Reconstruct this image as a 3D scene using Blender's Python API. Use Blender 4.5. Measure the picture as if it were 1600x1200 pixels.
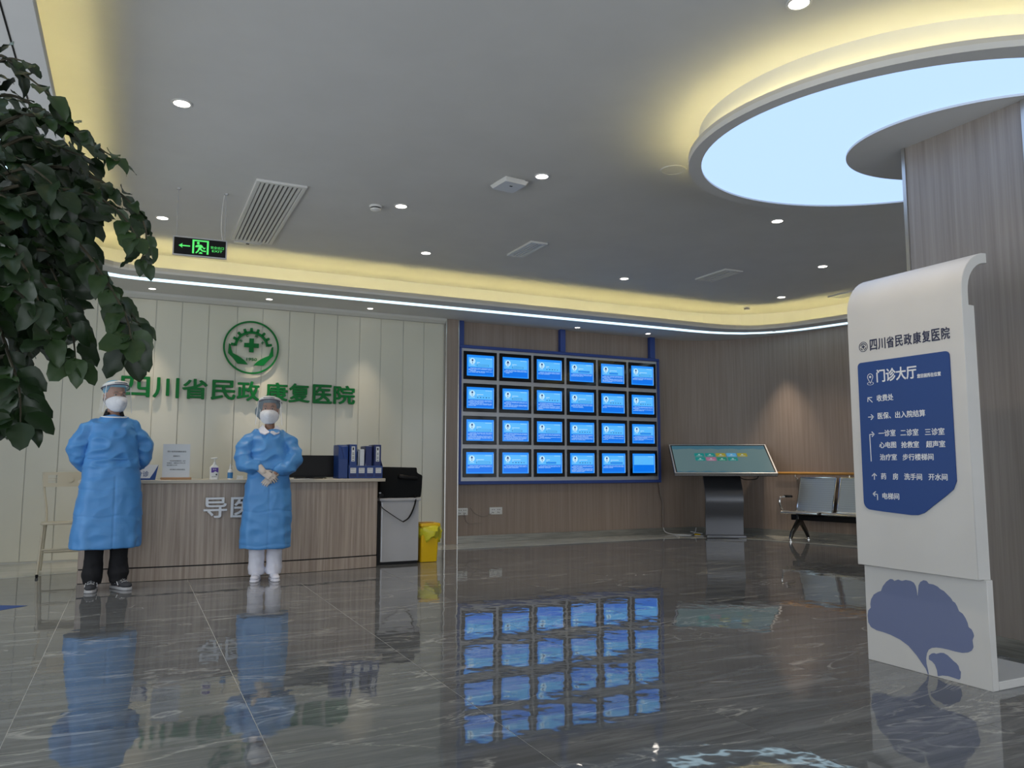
import bpy, bmesh, math, random
from mathutils import Vector, Matrix, noise
R = math.radians
random.seed(7)
sc = bpy.context.scene
col = sc.collection
for o in list(bpy.data.objects): bpy.data.objects.remove(o)

# ------------------------------------------------------------------ camera, world, lights, exposure
FPX, PITCH, ROLL, YAW, EYE = 1218.6, 0.103612, 0.0012586, 0.4502434, 1.05
c_, s_ = math.cos, math.sin
FW = Vector((s_(YAW)*c_(PITCH), c_(YAW)*c_(PITCH), s_(PITCH)))
RT0 = Vector((c_(YAW), -s_(YAW), 0)); UP0 = RT0.cross(FW)
RT = RT0*c_(ROLL) + UP0*s_(ROLL); UP = -RT0*s_(ROLL) + UP0*c_(ROLL)
cd = bpy.data.cameras.new('camera'); cam = bpy.data.objects.new('camera', cd); col.objects.link(cam)
cd.sensor_fit = 'HORIZONTAL'; cd.sensor_width = 36.0; cd.lens = FPX/1600*36.0; cd.clip_start = .05
cam.matrix_world = Matrix(((RT.x, UP.x, -FW.x, 0), (RT.y, UP.y, -FW.y, 0), (RT.z, UP.z, -FW.z, EYE), (0, 0, 0, 1)))
sc.camera = cam
sc.view_settings.view_transform = 'Standard'; sc.view_settings.look = 'None'
sc.view_settings.exposure = 0.12; sc.view_settings.gamma = 1.0; sc.view_settings.use_curve_mapping = False
try:
    sc.cycles.use_denoising = True; sc.cycles.max_bounces = 8; sc.cycles.diffuse_bounces = 5
    sc.cycles.caustics_reflective = False; sc.cycles.caustics_refractive = False; sc.cycles.sample_clamp_indirect = 4.0
except Exception: pass
w = bpy.data.worlds.new('world'); sc.world = w; w.use_nodes = True
w.node_tree.nodes['Background'].inputs[0].default_value = (.80, .90, 1.0, 1)
w.node_tree.nodes['Background'].inputs[1].default_value = 1.0

def light(kind, loc, energy, color, aim=None, **kw):
    d = bpy.data.lights.new(kind.lower()+'_light', kind); d.energy = energy; d.color = color
    for k, v in kw.items(): setattr(d, k, v)
    o = bpy.data.objects.new(d.name, d); col.objects.link(o); o.location = loc
    if aim is not None: o.rotation_euler = (Vector(aim)-Vector(loc)).to_track_quat('-Z', 'Y').to_euler()
    return o
# daylight falling in through the glazed front and the glazed left side of the lobby
light('AREA', (3.6, -3.42, 1.5), 92, (.97, .98, 1.0), aim=(3.6, 5, 1.5), shape='RECTANGLE', size=10.5, size_y=2.7)
light('AREA', (-2.52, 3.2, 1.45), 52, (.97, .98, 1.0), aim=(3, 3.2, 1.45), shape='RECTANGLE', size=8.0, size_y=2.6)

CEIL_Z, SOFFIT_Z = 3.35, 3.03
WARM, YEL = (1.0, .84, .66), (1.0, .84, .34)
CEIL_LIGHTS = [(.175, 5.22, 'before the near end of the long grille'), (.143, 7.82, 'left of the exit sign'),
  (2.05, 6.52, 'beside the smoke detector'), (2.77, 7.89, 'by the back cove, left of a slot grille'),
  (2.84, 5.33, 'beside the square access box'), (5.37, 7.92, 'above the screen board'),
  (5.38, 5.37, 'just past the round canopy edge'), (7.10, 6.41, 'touching the wooden column outline'),
  (7.91, 7.87, 'near the dome sensor in the corner'), (2.89, 2.69, 'at the top edge beside the canopy glow')]
SOFFIT_LIGHTS = [(.106, 9.56, 'above the left end of the white panelled wall'), (1.383, 9.56, 'above the round green emblem'),
  (2.624, 9.57, 'above the last green character'), (5.69, 9.60, 'above the middle post of the screen board'),
  (6.91, 9.58, 'above the rightmost post of the screen board'), (8.50, 8.62, 'above the curved wooden wall')]
for x, y, _ in CEIL_LIGHTS:
    light('SPOT', (x, y, CEIL_Z-.03), 52, WARM, spot_size=R(95), spot_blend=.8, shadow_soft_size=.04)
for i, (x, y, _) in enumerate(SOFFIT_LIGHTS):
    light('SPOT', (x, y, SOFFIT_Z-.02), (60, 90, 44, 16, 16, 120)[i], WARM, spot_size=R(54), spot_blend=1.0, shadow_soft_size=.025)

# ------------------------------------------------------------------ helpers
def V(*a): return Vector(a)
def ray(px, py): return FW + RT*((px-800)/FPX) - UP*((py-600)/FPX)
def at(px, py, Y):
    d = ray(px, py); return V(0, 0, EYE) + d*(Y/d.y)

class MB:
    def __init__(s): s.v = []; s.f = []
    def add(s, vs, fs):
        n = len(s.v); s.v += [Vector(p) for p in vs]; s.f += [[i+n for i in f] for f in fs]; return s
    def box(s, a, b):
        x0, y0, z0 = a; x1, y1, z1 = b
        return s.add([(x0,y0,z0),(x1,y0,z0),(x1,y1,z0),(x0,y1,z0),(x0,y0,z1),(x1,y0,z1),(x1,y1,z1),(x0,y1,z1)],
                     [(0,3,2,1),(4,5,6,7),(0,1,5,4),(1,2,6,5),(2,3,7,6),(3,0,4,7)])
    def prism(s, pts, f0, f1, both=True):
        """pts 2D; f0,f1 map (a,b)->3D for the two faces"""
        n = len(pts); vs = [f0(*p) for p in pts]+[f1(*p) for p in pts]
        fs = [list(range(n))[::-1], [n+i for i in range(n)]] + [[i, (i+1) % n, n+(i+1) % n, n+i] for i in range(n)]
        return s.add(vs, fs)
    def tube(s, pts, r, n=8, closed=False, flat=1.0):
        pts = [Vector(p) for p in pts]; m = len(pts); rs = r if isinstance(r, (list, tuple)) else [r]*m
        rings = []; prev = None
        for i, p in enumerate(pts):
            a = pts[i-1] if (i or closed) else pts[i]; b = pts[(i+1) % m] if (i < m-1 or closed) else pts[i]
            t = (b-a).normalized()
            if prev is None:
                u = t.orthogonal().normalized()
            else:
                u = (prev - t*prev.dot(t))
                u = u.normalized() if u.length > 1e-6 else t.orthogonal().normalized()
            prev = u; w_ = t.cross(u)
            rings.append([p+(u*c_(2*math.pi*k/n)+w_*s_(2*math.pi*k/n)*flat)*rs[i] for k in range(n)])
        vs = [q for g in rings for q in g]; fs = []
        for i in range(m if closed else m-1):
            j = (i+1) % m
            for k in range(n): fs.append([i*n+k, i*n+(k+1) % n, j*n+(k+1) % n, j*n+k])
        if not closed: fs += [list(range(n))[::-1], [(m-1)*n+k for k in range(n)]]
        return s.add(vs, fs)
    def loft(s, rings):
        n = len(rings[0]); vs = [q for g in rings for q in g]; fs = []
        for i in range(len(rings)-1):
            for k in range(n): fs.append([i*n+k, i*n+(k+1) % n, (i+1)*n+(k+1) % n, (i+1)*n+k])
        fs += [list(range(n))[::-1], [(len(rings)-1)*n+k for k in range(n)]]
        return s.add(vs, fs)
    def lathe(s, prof, c=(0, 0, 0), n=24, sx=1, sy=1):
        rings = [[V(c[0]+r*c_(2*math.pi*k/n)*sx, c[1]+r*s_(2*math.pi*k/n)*sy, c[2]+z) for k in range(n)] for r, z in prof]
        return s.loft(rings)
    def ball(s, c, r, n=12, m=8):
        r = r if isinstance(r, (tuple, list, Vector)) else (r, r, r)
        rings = []
        for i in range(1, m):
            a = math.pi*i/m
            rings.append([V(c[0]+r[0]*s_(a)*c_(2*math.pi*k/n), c[1]+r[1]*s_(a)*s_(2*math.pi*k/n), c[2]-r[2]*c_(a)) for k in range(n)])
        return s.loft(rings)
    def cap(s, p0, p1, r0, r1, n=12, flat=1.0):
        p0, p1 = Vector(p0), Vector(p1); t = (p1-p0).normalized()
        pts = []; rs = []
        for a in (-75, -45, -15): pts.append(p0+t*r0*s_(R(a))); rs.append(r0*c_(R(a)))
        for a in (15, 45, 75): pts.append(p1+t*r1*s_(R(a))); rs.append(r1*c_(R(a)))
        return s.tube(pts, rs, n, flat=flat)
    def move(s, m, start=0):
        for i in range(start, len(s.v)): s.v[i] = m @ s.v[i]
        return s
    def build(s, name, mat, parent=None, bevel=0, smooth=False, local=False, seg=2, angle=40):
        me = bpy.data.meshes.new(name); me.from_pydata([tuple(p) for p in s.v], [], s.f)
        if mat: me.materials.append(mat)
        o = bpy.data.objects.new(name, me); col.objects.link(o)
        bm = bmesh.new(); bm.from_mesh(me); bmesh.ops.recalc_face_normals(bm, faces=bm.faces)
        if bevel:
            es = [e for e in bm.edges if len(e.link_faces) == 2 and e.calc_face_angle(0) > R(angle)]
            bmesh.ops.bevel(bm, geom=es, offset=bevel, segments=seg, affect='EDGES', profile=.5, clamp_overlap=True)
        if smooth or bevel:
            for f in bm.faces: f.smooth = True
            for e in bm.edges:
                if len(e.link_faces) == 2 and e.calc_face_angle(0) > R(40): e.smooth = False
        bm.to_mesh(me); bm.free()
        if parent is not None:
            o.parent = parent
            if not local: o.matrix_parent_inverse = mwi(parent)
        return o
def mwi(p):
    m = Matrix.LocRotScale(p.location, p.rotation_euler, p.scale)
    q = p.parent
    while q is not None:
        m = Matrix.LocRotScale(q.location, q.rotation_euler, q.scale) @ q_inv.get(p.name, Matrix()) @ m; p = q; q = q.parent
    return m.inverted()
q_inv = {}
def tag(o, label=None, cat=None, group=None, kind=None):
    for k, v in (('label', label), ('category', cat), ('group', group), ('kind', kind)):
        if v: o[k] = v
    return o
def thing(name, label, cat, loc=(0, 0, 0), rz=0, group=None):
    o = bpy.data.objects.new(name, None); col.objects.link(o); o.location = loc; o.rotation_euler = (0, 0, rz)
    o.empty_display_size = .1
    return tag(o, label, cat, group)
def sub(name, mb, mat, part, **kw):
    """a sub-part given in the same space as the part's own mesh"""
    o = mb.build(name, mat, None, **kw); o.parent = part; return o
def basis(ux, uz, org):
    ux = Vector(ux).normalized(); uz = Vector(uz).normalized(); n = ux.cross(uz)
    return Matrix(((ux.x, uz.x, n.x, org[0]), (ux.y, uz.y, n.y, org[1]), (ux.z, uz.z, n.z, org[2]), (0, 0, 0, 1)))
_tc = {}
def glyphs(s, bold=0.0, ext=.01, res=3):
    key = (s, bold, ext, res)
    if key in _tc: return _tc[key]
    cu = bpy.data.curves.new('lettering', 'FONT'); cu.body = s; cu.size = 1; cu.offset = bold; cu.extrude = ext; cu.resolution_u = res
    o = bpy.data.objects.new('lettering', cu); col.objects.link(o)
    dg = bpy.context.evaluated_depsgraph_get(); dg.update()
    me = o.evaluated_get(dg).to_mesh()
    vs = [v.co.copy() for v in me.vertices]; fs = [list(p.vertices) for p in me.polygons]
    o.evaluated_get(dg).to_mesh_clear(); bpy.data.objects.remove(o); bpy.data.curves.remove(cu)
    _tc[key] = (vs, fs); return _tc[key]
def text(mb, s, x0, x1, y0, y1, M, depth=.002, bold=0.0, heavy=0):
    """lay the string into the rectangle x0..x1, y0..y1 of the frame M (x right, y up, z out)"""
    if heavy:
        for k in range(6):
            a = k*math.pi/3; text(mb, s, x0+heavy*(1+c_(a)), x1+heavy*(c_(a)-1), y0+heavy*(1+s_(a)), y1+heavy*(s_(a)-1), M, depth*(1-.02*k), bold)
        return mb
    bold = 0
    vs, fs = glyphs(s, bold)
    if not vs: return mb
    a = min(v.x for v in vs); b = max(v.x for v in vs); c = min(v.y for v in vs); d = max(v.y for v in vs)
    e = max(v.z for v in vs) or 1
    out = [M @ V(x0+(v.x-a)/max(b-a, 1e-6)*(x1-x0), y0+(v.y-c)/max(d-c, 1e-6)*(y1-y0), (v.z/e*.5+.5)*depth) for v in vs]
    return mb.add(out, fs)
def flatpoly(mb, pts, M, z=0.0, depth=.002):
    return mb.prism(pts, lambda a, b: M @ V(a, b, z), lambda a, b: M @ V(a, b, z+depth))
def arc(cx, cy, r, a0, a1, n=10, sy=1): return [(cx+r*c_(R(a0+(a1-a0)*i/n)), cy+r*sy*s_(R(a0+(a1-a0)*i/n))) for i in range(n+1)]
def rrect(x0, y0, x1, y1, r, n=4):
    return arc(x1-r, y1-r, r, 0, 90, n)+arc(x0+r, y1-r, r, 90, 180, n)+arc(x0+r, y0+r, r, 180, 270, n)+arc(x1-r, y0+r, r, 270, 360, n)
def smoothpath(pts, n=6):
    pts = [Vector(p) for p in pts]; out = []
    for i in range(len(pts)-1):
        p0 = pts[max(i-1, 0)]; p1 = pts[i]; p2 = pts[i+1]; p3 = pts[min(i+2, len(pts)-1)]
        for k in range(n):
            t = k/n
            out.append(.5*((2*p1)+(p2-p0)*t+(2*p0-5*p1+4*p2-p3)*t*t+(3*p1-p0-3*p2+p3)*t**3))
    return out+[pts[-1]]

# ------------------------------------------------------------------ materials
def mat(name, color, rough=.5, metal=0, spec=.5, emit=None, estr=1, alpha=1, trans=0, coat=0, ior=1.45, sheen=0):
    m = bpy.data.materials.new(name); m.use_nodes = True; b = m.node_tree.nodes['Principled BSDF']
    b.inputs['Base Color'].default_value = (*color, 1); b.inputs['Roughness'].default_value = rough
    b.inputs['Metallic'].default_value = metal; b.inputs['Specular IOR Level'].default_value = spec
    b.inputs['IOR'].default_value = ior; b.inputs['Alpha'].default_value = alpha
    b.inputs['Transmission Weight'].default_value = trans; b.inputs['Coat Weight'].default_value = coat
    if emit: b.inputs['Emission Color'].default_value = (*emit, 1); b.inputs['Emission Strength'].default_value = estr
    return m
def nodes(m): return m.node_tree.nodes, m.node_tree.links, m.node_tree.nodes['Principled BSDF']
def grain(m, c1, c2, scale, detail=6, coord='Object', rand=False, lo=.35, hi=.65, bump=0, bdist=.001, dist=0):
    n, l, b = nodes(m); tc = n.new('ShaderNodeTexCoord'); mp = n.new('ShaderNodeMapping'); mp.inputs['Scale'].default_value = scale
    l.new(tc.outputs[coord], mp.inputs['Vector'])
    if rand:
        oi = n.new('ShaderNodeObjectInfo'); mm = n.new('ShaderNodeMath'); mm.operation = 'MULTIPLY'; mm.inputs[1].default_value = 37
        l.new(oi.outputs['Random'], mm.inputs[0]); cb = n.new('ShaderNodeCombineXYZ')
        for k in range(3): l.new(mm.outputs[0], cb.inputs[k])
        l.new(cb.outputs[0], mp.inputs['Location'])
    nz = n.new('ShaderNodeTexNoise'); nz.inputs['Scale'].default_value = 1; nz.inputs['Detail'].default_value = detail
    nz.inputs['Distortion'].default_value = dist; nz.inputs['Roughness'].default_value = .62
    l.new(mp.outputs[0], nz.inputs['Vector']); cr = n.new('ShaderNodeValToRGB')
    cr.color_ramp.elements[0].position = lo; cr.color_ramp.elements[0].color = (*c1, 1)
    cr.color_ramp.elements[1].position = hi; cr.color_ramp.elements[1].color = (*c2, 1)
    l.new(nz.outputs[0], cr.inputs[0]); l.new(cr.outputs[0], b.inputs['Base Color'])
    if bump:
        bp = n.new('ShaderNodeBump'); bp.inputs['Strength'].default_value = bump; bp.inputs['Distance'].default_value = bdist
        l.new(nz.outputs[0], bp.inputs['Height']); l.new(bp.outputs[0], b.inputs['Normal'])
    return m, mp, nz, cr
M = {}
M['wood_wall'] = grain(mat('wood laminate wall', (.2, .17, .15), .38), (.275, .212, .172), (.375, .300, .250), (42, 42, .8), 7, lo=.3, hi=.7)[0]
M['wood_counter'] = grain(mat('wood laminate counter', (.3, .25, .2), .35), (.30, .235, .19), (.49, .41, .345), (38, 38, 1.0), 7)[0]
M['wood_column'] = grain(mat('wood laminate column', (.3, .25, .2), .35), (.275, .238, .21), (.39, .345, .31), (40, 40, .8), 7, lo=.3, hi=.7)[0]
M['ceiling'] = grain(mat('matt white ceiling paint', (.75, .75, .74), .9, spec=.1), (.71, .71, .70), (.74, .74, .73), (2, 2, 2), 3)[0]
M['panel'] = grain(mat('back-painted glass panel', (.7, .69, .62), .16, spec=.5), (.70, .675, .56), (.73, .705, .59), (1, 1, 1), 2)[0]
M['ctop'] = mat('pale counter laminate', (.52, .48, .40), .35)
M['cornice'] = mat('cornice white', (.66, .66, .62), .5)
M['white'] = grain(mat('white paint', (.75, .75, .75), .42), (.62, .61, .59), (.65, .64, .62), (3, 3, 3), 2)[0]
M['plastic_white'] = mat('white plastic', (.78, .78, .76), .35)
M['metal'] = mat('brushed steel', (.62, .60, .56), .28, metal=1)
M['chrome'] = mat('chrome', (.80, .79, .76), .12, metal=1)
M['alu'] = mat('silver aluminium', (.52, .53, .56), .38, metal=.55)
M['base'] = grain(mat('brushed baseboard', (.3, .29, .26), .35, metal=.5), (.24, .235, .21), (.36, .35, .31), (3, 3, 60), 3)[0]
M['blue'] = mat('navy blue metal', (.035, .075, .30), .4)
M['signblue'] = mat('sign blue', (.016, .062, .245), .5)
M['leafblue'] = mat('print slate blue', (.16, .195, .34), .5)
M['green'] = mat('green acrylic', (.0, .17, .03), .35, spec=.25)
M['black'] = mat('black plastic', (.008, .008, .009), .45, spec=.25)
M['blackgloss'] = mat('black screen glass', (.006, .006, .008), .06)
M['dark'] = mat('dark cloth', (.010, .010, .012), .9)
M['ink'] = mat('dark ink', (.02, .025, .07), .5)
M['letter'] = mat('white lettering', (.82, .83, .85), .4)
M['fascia'] = mat('fascia paint', (.66, .64, .58), .8, spec=.2)
M['amber'] = grain(mat('varnished rail wood', (.6, .3, .08), .3), (.46, .22, .05), (.62, .33, .09), (2, 2, 60), 3)[0]
M['yellow'] = mat('yellow bin plastic', (.80, .50, .0), .35)
M['bag'] = mat('yellow bag film', (.78, .72, .04), .22, alpha=.86)
M['beige'] = mat('beige enamel', (.55, .50, .38), .4)
M['cabinet'] = grain(mat('grey cabinet steel', (.5, .5, .52), .4), (.43, .43, .445), (.47, .47, .485), (2, 2, 2), 2)[0]
M['binder'] = mat('binder blue', (.012, .046, .21), .4)
M['binderdark'] = mat('binder navy', (.010, .022, .12), .4)
M['paper'] = mat('paper', (.70, .72, .74), .7)
M['acrylic'] = mat('frosted acrylic', (.62, .66, .70), .25)
M['print'] = mat('print black', (.03, .03, .035), .6)
M['purple'] = mat('label purple', (.09, .03, .30), .4)
M['bluelabel'] = mat('label blue', (.05, .22, .50), .4)
M['cream'] = mat('cable trunking', (.30, .25, .22), .5)
M['joint'] = mat('grout', (.62, .62, .60), .6)
M['border'] = grain(mat('light border stone', (.4, .39, .35), .12), (.44, .44, .39), (.56, .55, .49), (3, 6, 3), 5)[0]
def emis(name, c, s):
    m = mat(name, (.0, .0, .0), .5, emit=c, estr=s); return m
M['led_white'] = emis('cool led strip', (.58, .84, 1.0), 1.7)
M['led_yellow'] = emis('warm led tape', YEL, 24)
M['panel_light'] = emis('luminous canopy skin', (.43, .62, 1.0), 1.2)
M['bulb'] = emis('downlight lens', (1.0, .92, .82), 9)
M['exit'] = emis('exit green', (.10, .80, .16), 1.0)
M['scr_deep'] = mat('screen deep blue', (0, 0, 0), .15, emit=(.003, .16, .76), estr=1.0)
M['scr_mid'] = mat('screen mid blue', (0, 0, 0), .15, emit=(.012, .24, .86), estr=1.0)
M['scr_card'] = mat('screen card', (0, 0, 0), .15, emit=(.09, .44, .90), estr=1.0)
M['scr_white'] = mat('screen white', (0, 0, 0), .15, emit=(.45, .72, .95), estr=1.0)
M['scr_dark'] = mat('screen dark', (0, 0, 0), .15, emit=(.01, .04, .16), estr=1.0)
# kiosk
M['k_bg'] = mat('kiosk background', (.02, .03, .03), .10, emit=(.075, .125, .135), estr=1.0)
M['k_strip'] = mat('kiosk top strip', (.02, .02, .02), .10, emit=(.03, .10, .14), estr=1.0)
KCOL = {'teal': (.005, .16, .15), 'green': (.01, .15, .10), 'ochre': (.22, .19, .02), 'sky': (.06, .24, .42), 'pink': (.26, .10, .17)}
for k, v in KCOL.items(): M['k_'+k] = mat('kiosk '+k, (.01, .01, .01), .12, emit=v, estr=1.0)
M['k_white'] = mat('kiosk icon', (.01, .01, .01), .12, emit=(.3, .4, .4), estr=1.0)
M['skin'] = mat('skin', (.33, .175, .115), .5)
M['eye'] = mat('eye white', (.38, .34, .32), .3)
M['glove'] = mat('latex glove', (.56, .50, .45), .45)
M['mask'] = grain(mat('mask fabric', (.75, .76, .8), .8), (.74, .75, .79), (.80, .81, .84), (60, 60, 60), 2)[0]
M['trouser_white'] = mat('white cotton', (.74, .74, .82), .8)
M['trouser_black'] = mat('black cotton', (.010, .010, .012), .85)
M['cap'] = mat('bouffant cap', (.13, .19, .23), .85)
M['cap_blue'] = mat('surgical cap', (.10, .30, .45), .85)
M['hair'] = mat('black hair', (.015, .012, .010), .5)
M['shield'] = mat('clear visor', (.92, .95, 1.0), .06, alpha=.09)
M['sole'] = mat('pale sole', (.45, .45, .46), .6)
M['shoe_grey'] = mat('charcoal shoe mesh', (.05, .052, .058), .8)
def gownmat():
    m = mat('blue gown fabric', (.055, .21, .56), .42, spec=.45); n, l, b = nodes(m)
    tc = n.new('ShaderNodeTexCoord'); nz = n.new('ShaderNodeTexNoise'); nz.inputs['Scale'].default_value = 3.2; nz.inputs['Detail'].default_value = 3
    nz.inputs['Distortion'].default_value = 1.2; nz.noise_type = 'RIDGED_MULTIFRACTAL'
    l.new(tc.outputs['Object'], nz.inputs['Vector']); bp = n.new('ShaderNodeBump'); bp.inputs['Strength'].default_value = .55
    bp.inputs['Distance'].default_value = .03; l.new(nz.outputs[0], bp.inputs['Height']); l.new(bp.outputs[0], b.inputs['Normal'])
    cr = n.new('ShaderNodeValToRGB'); cr.color_ramp.elements[0].color = (.080, .27, .60, 1); cr.color_ramp.elements[1].color = (.145, .39, .76, 1)
    l.new(nz.outputs[0], cr.inputs[0]); l.new(cr.outputs[0], b.inputs['Base Color'])
    return m
M['gown'] = gownmat()
def tilemat():
    m = mat('grey marble tile', (.1, .1, .1), .028, spec=.62, ior=1.55); n, l, b = nodes(m)
    tc = n.new('ShaderNodeTexCoord'); oi = n.new('ShaderNodeObjectInfo')
    mm = n.new('ShaderNodeMath'); mm.operation = 'MULTIPLY'; mm.inputs[1].default_value = 29; l.new(oi.outputs['Random'], mm.inputs[0])
    cb = n.new('ShaderNodeCombineXYZ'); [l.new(mm.outputs[0], cb.inputs[k]) for k in range(3)]
    def nz(scale, sc_, detail, dist, rough=.6):
        mp = n.new('ShaderNodeMapping'); mp.inputs['Scale'].default_value = scale; mp.inputs['Rotation'].default_value = (0, 0, R(-6))
        l.new(tc.outputs['Object'], mp.inputs['Vector']); l.new(cb.outputs[0], mp.inputs['Location'])
        z = n.new('ShaderNodeTexNoise'); z.inputs['Scale'].default_value = sc_; z.inputs['Detail'].default_value = detail
        z.inputs['Distortion'].default_value = dist; z.inputs['Roughness'].default_value = rough; l.new(mp.outputs[0], z.inputs['Vector']); return z
    a = nz((.8, 6.5, 1), 1.7, 10, .9, .74)
    cr = n.new('ShaderNodeValToRGB'); e = cr.color_ramp.elements
    e[0].position = .25; e[0].color = (.068, .073, .078, 1); e[1].position = .80; e[1].color = (.27, .285, .295, 1)
    x = cr.color_ramp.elements.new(.5); x.color = (.128, .135, .141, 1); l.new(a.outputs[0], cr.inputs[0])
    v = nz((.55, 2.4, 1), 1.3, 6, 1.3, .55)   # thin pale veins where the noise crosses its middle value
    ab = n.new('ShaderNodeMath'); ab.operation = 'SUBTRACT'; ab.inputs[1].default_value = .5; l.new(v.outputs[0], ab.inputs[0])
    ab2 = n.new('ShaderNodeMath'); ab2.operation = 'ABSOLUTE'; l.new(ab.outputs[0], ab2.inputs[0])
    c2 = n.new('ShaderNodeValToRGB'); c2.color_ramp.elements[0].position = 0; c2.color_ramp.elements[0].color = (.75, .75, .75, 1)
    c2.color_ramp.elements[1].position = .016; c2.color_ramp.elements[1].color = (0, 0, 0, 1); l.new(ab2.outputs[0], c2.inputs[0])
    v2 = nz((.8, 3, 1), .9, 2, 0)
    mk = n.new('ShaderNodeMath'); mk.operation = 'MULTIPLY'; l.new(c2.outputs[0], mk.inputs[0])
    c3 = n.new('ShaderNodeValToRGB'); c3.color_ramp.elements[0].position = .40; c3.color_ramp.elements[1].position = .58
    l.new(v2.outputs[0], c3.inputs[0]); l.new(c3.outputs[0], mk.inputs[1])
    mx = n.new('ShaderNodeMix'); mx.data_type = 'RGBA'; l.new(mk.outputs[0], mx.inputs[0]); l.new(cr.outputs[0], mx.inputs[6])
    mx.inputs[7].default_value = (.42, .42, .40, 1); l.new(mx.outputs[2], b.inputs['Base Color'])
    # the slight waviness of polished porcelain
    wv = n.new('ShaderNodeTexNoise'); wv.inputs['Scale'].default_value = 3.8; wv.inputs['Detail'].default_value = 2.5
    l.new(tc.outputs['Object'], wv.inputs['Vector']); bp = n.new('ShaderNodeBump'); bp.inputs['Strength'].default_value = .17
    bp.inputs['Distance'].default_value = .010; l.new(wv.outputs[0], bp.inputs['Height']); l.new(bp.outputs[0], b.inputs['Normal'])
    return m
M['tile'] = tilemat()
def leafmat():
    m = mat('leaf green', (.02, .05, .02), .38, spec=.5); n, l, b = nodes(m); oi = n.new('ShaderNodeObjectInfo')
    cr = n.new('ShaderNodeValToRGB'); cr.color_ramp.elements[0].color = (.007, .020, .005, 1); cr.color_ramp.elements[1].color = (.022, .050, .012, 1)
    l.new(oi.outputs['Random'], cr.inputs[0]); l.new(cr.outputs[0], b.inputs['Base Color']); return m
M['leaf'] = leafmat()
M['leaf_new'] = mat('young leaf', (.03, .11, .012), .4)
M['bark'] = grain(mat('bark', (.1, .07, .05), .8), (.030, .028, .016), (.07, .06, .035), (20, 20, 5), 4)[0]

# ------------------------------------------------------------------ room shell
LIP = [(-.48, -3.4), (-.48, 0), (-.48, 4), (-.48, 8.30)] + [(-.48+.42*(1-c_(R(a))), 8.30+.45*s_(R(a))) for a in (20, 40, 60, 80)] + \
      [(0.0, 8.76), (1, 8.76), (3, 8.76), (5, 8.76), (6.9, 8.77), (7.35, 8.78), (7.64, 8.765), (7.86, 8.72), (8.04, 8.65), (8.19, 8.53), (8.31, 8.38), (8.40, 8.20), (8.47, 7.98), (8.62, 7.40), (8.90, 6.3), (9.5, 4.0), (11.4, -3.4)]
def offs(pts, d):
    out = []
    for i, p in enumerate(pts):
        a = Vector(pts[max(i-1, 0)]); b = Vector(pts[min(i+1, len(pts)-1)]); t = (b-a).normalized()
        nrm = Vector((-t.y, t.x)); out.append((p[0]+nrm.x*d, p[1]+nrm.y*d))
    return out
def band(pa, pb, z0, z1):
    """closed slab between two polylines"""
    mb = MB(); n = len(pa)
    vs = [V(*p, z0) for p in pa]+[V(*p, z0) for p in pb]+[V(*p, z1) for p in pa]+[V(*p, z1) for p in pb]; fs = []
    for i in range(n-1):
        fs += [(i, i+1, n+i+1, n+i), (2*n+i, 3*n+i, 3*n+i+1, 2*n+i+1), (i, 2*n+i, 2*n+i+1, i+1), (n+i, n+i+1, 3*n+i+1, 3*n+i)]
    fs += [(0, n, 3*n, 2*n), (n-1, 3*n-1, 4*n-1, 2*n-1)]
    return mb.add(vs, fs)
WOOD = [(3.93, 9.92), (5, 9.92), (6.5, 9.92), (7.3, 9.93), (7.62, 9.93), (7.90, 9.88), (8.13, 9.78), (8.33, 9.62), (8.50, 9.42), (8.64, 9.17), (8.76, 8.90), (8.86, 8.62), (8.95, 8.32), (9.07, 7.82), (9.24, 7.0), (9.84, 4.5), (11.8, -3.5)]
def st(o): o['kind'] = 'structure'; return o
# ceiling slab
st(MB().box((-2.7, -3.6, CEIL_Z), (12.2, 10.3, CEIL_Z+.1)).build('ceiling', M['ceiling']))
# dropped perimeter soffit, its lip and the upright back of the cove
OUT = [(-2.65, -3.4), (-2.65, 0), (-2.65, 4), (-2.65, 8.3)] + [(-2.65, 9.2), (-2.3, 9.97), (-1.5, 9.97), (-.6, 9.97)] + [(0, 9.97), (1, 9.97), (3, 9.97), (5, 9.97), (6.9, 9.97), (7.35, 9.98), (7.70, 9.97), (7.99, 9.90), (8.25, 9.74), (8.46, 9.53), (8.65, 9.24), (8.82, 8.84), (8.96, 8.40), (9.12, 7.70), (9.42, 6.5), (10.0, 4.1), (11.85, -3.4)]
sf = st(band(LIP, OUT, SOFFIT_Z, SOFFIT_Z+.025).build('trim_1', M['ceiling']))
st(band(LIP, offs(LIP, .018), SOFFIT_Z+.024, SOFFIT_Z+.062).build('trim_2', M['fascia'], sf))
st(band(offs(LIP, .50), offs(LIP, .56), SOFFIT_Z+.02, CEIL_Z+.01).build('trim_3', M['ceiling'], sf))
tag(band(offs(LIP, .044), offs(LIP, .050), SOFFIT_Z+.026, SOFFIT_Z+.042).build('light_strip', M['led_yellow']),
    'warm yellow strip light hidden in the ceiling cove along the back wall', 'light')
tag(band(offs(LIP, .262), offs(LIP, .385), SOFFIT_Z-.006, SOFFIT_Z+.002).build('light_strip', M['led_white']),
    'long cool white light strip set in the underside of the dropped ceiling edge', 'light')
st(MB().box((-.612, -3.3, SOFFIT_Z-.0015), (-.604, 8.0, SOFFIT_Z+.001)).build('panel_seam', M['black'], sf))
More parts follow.
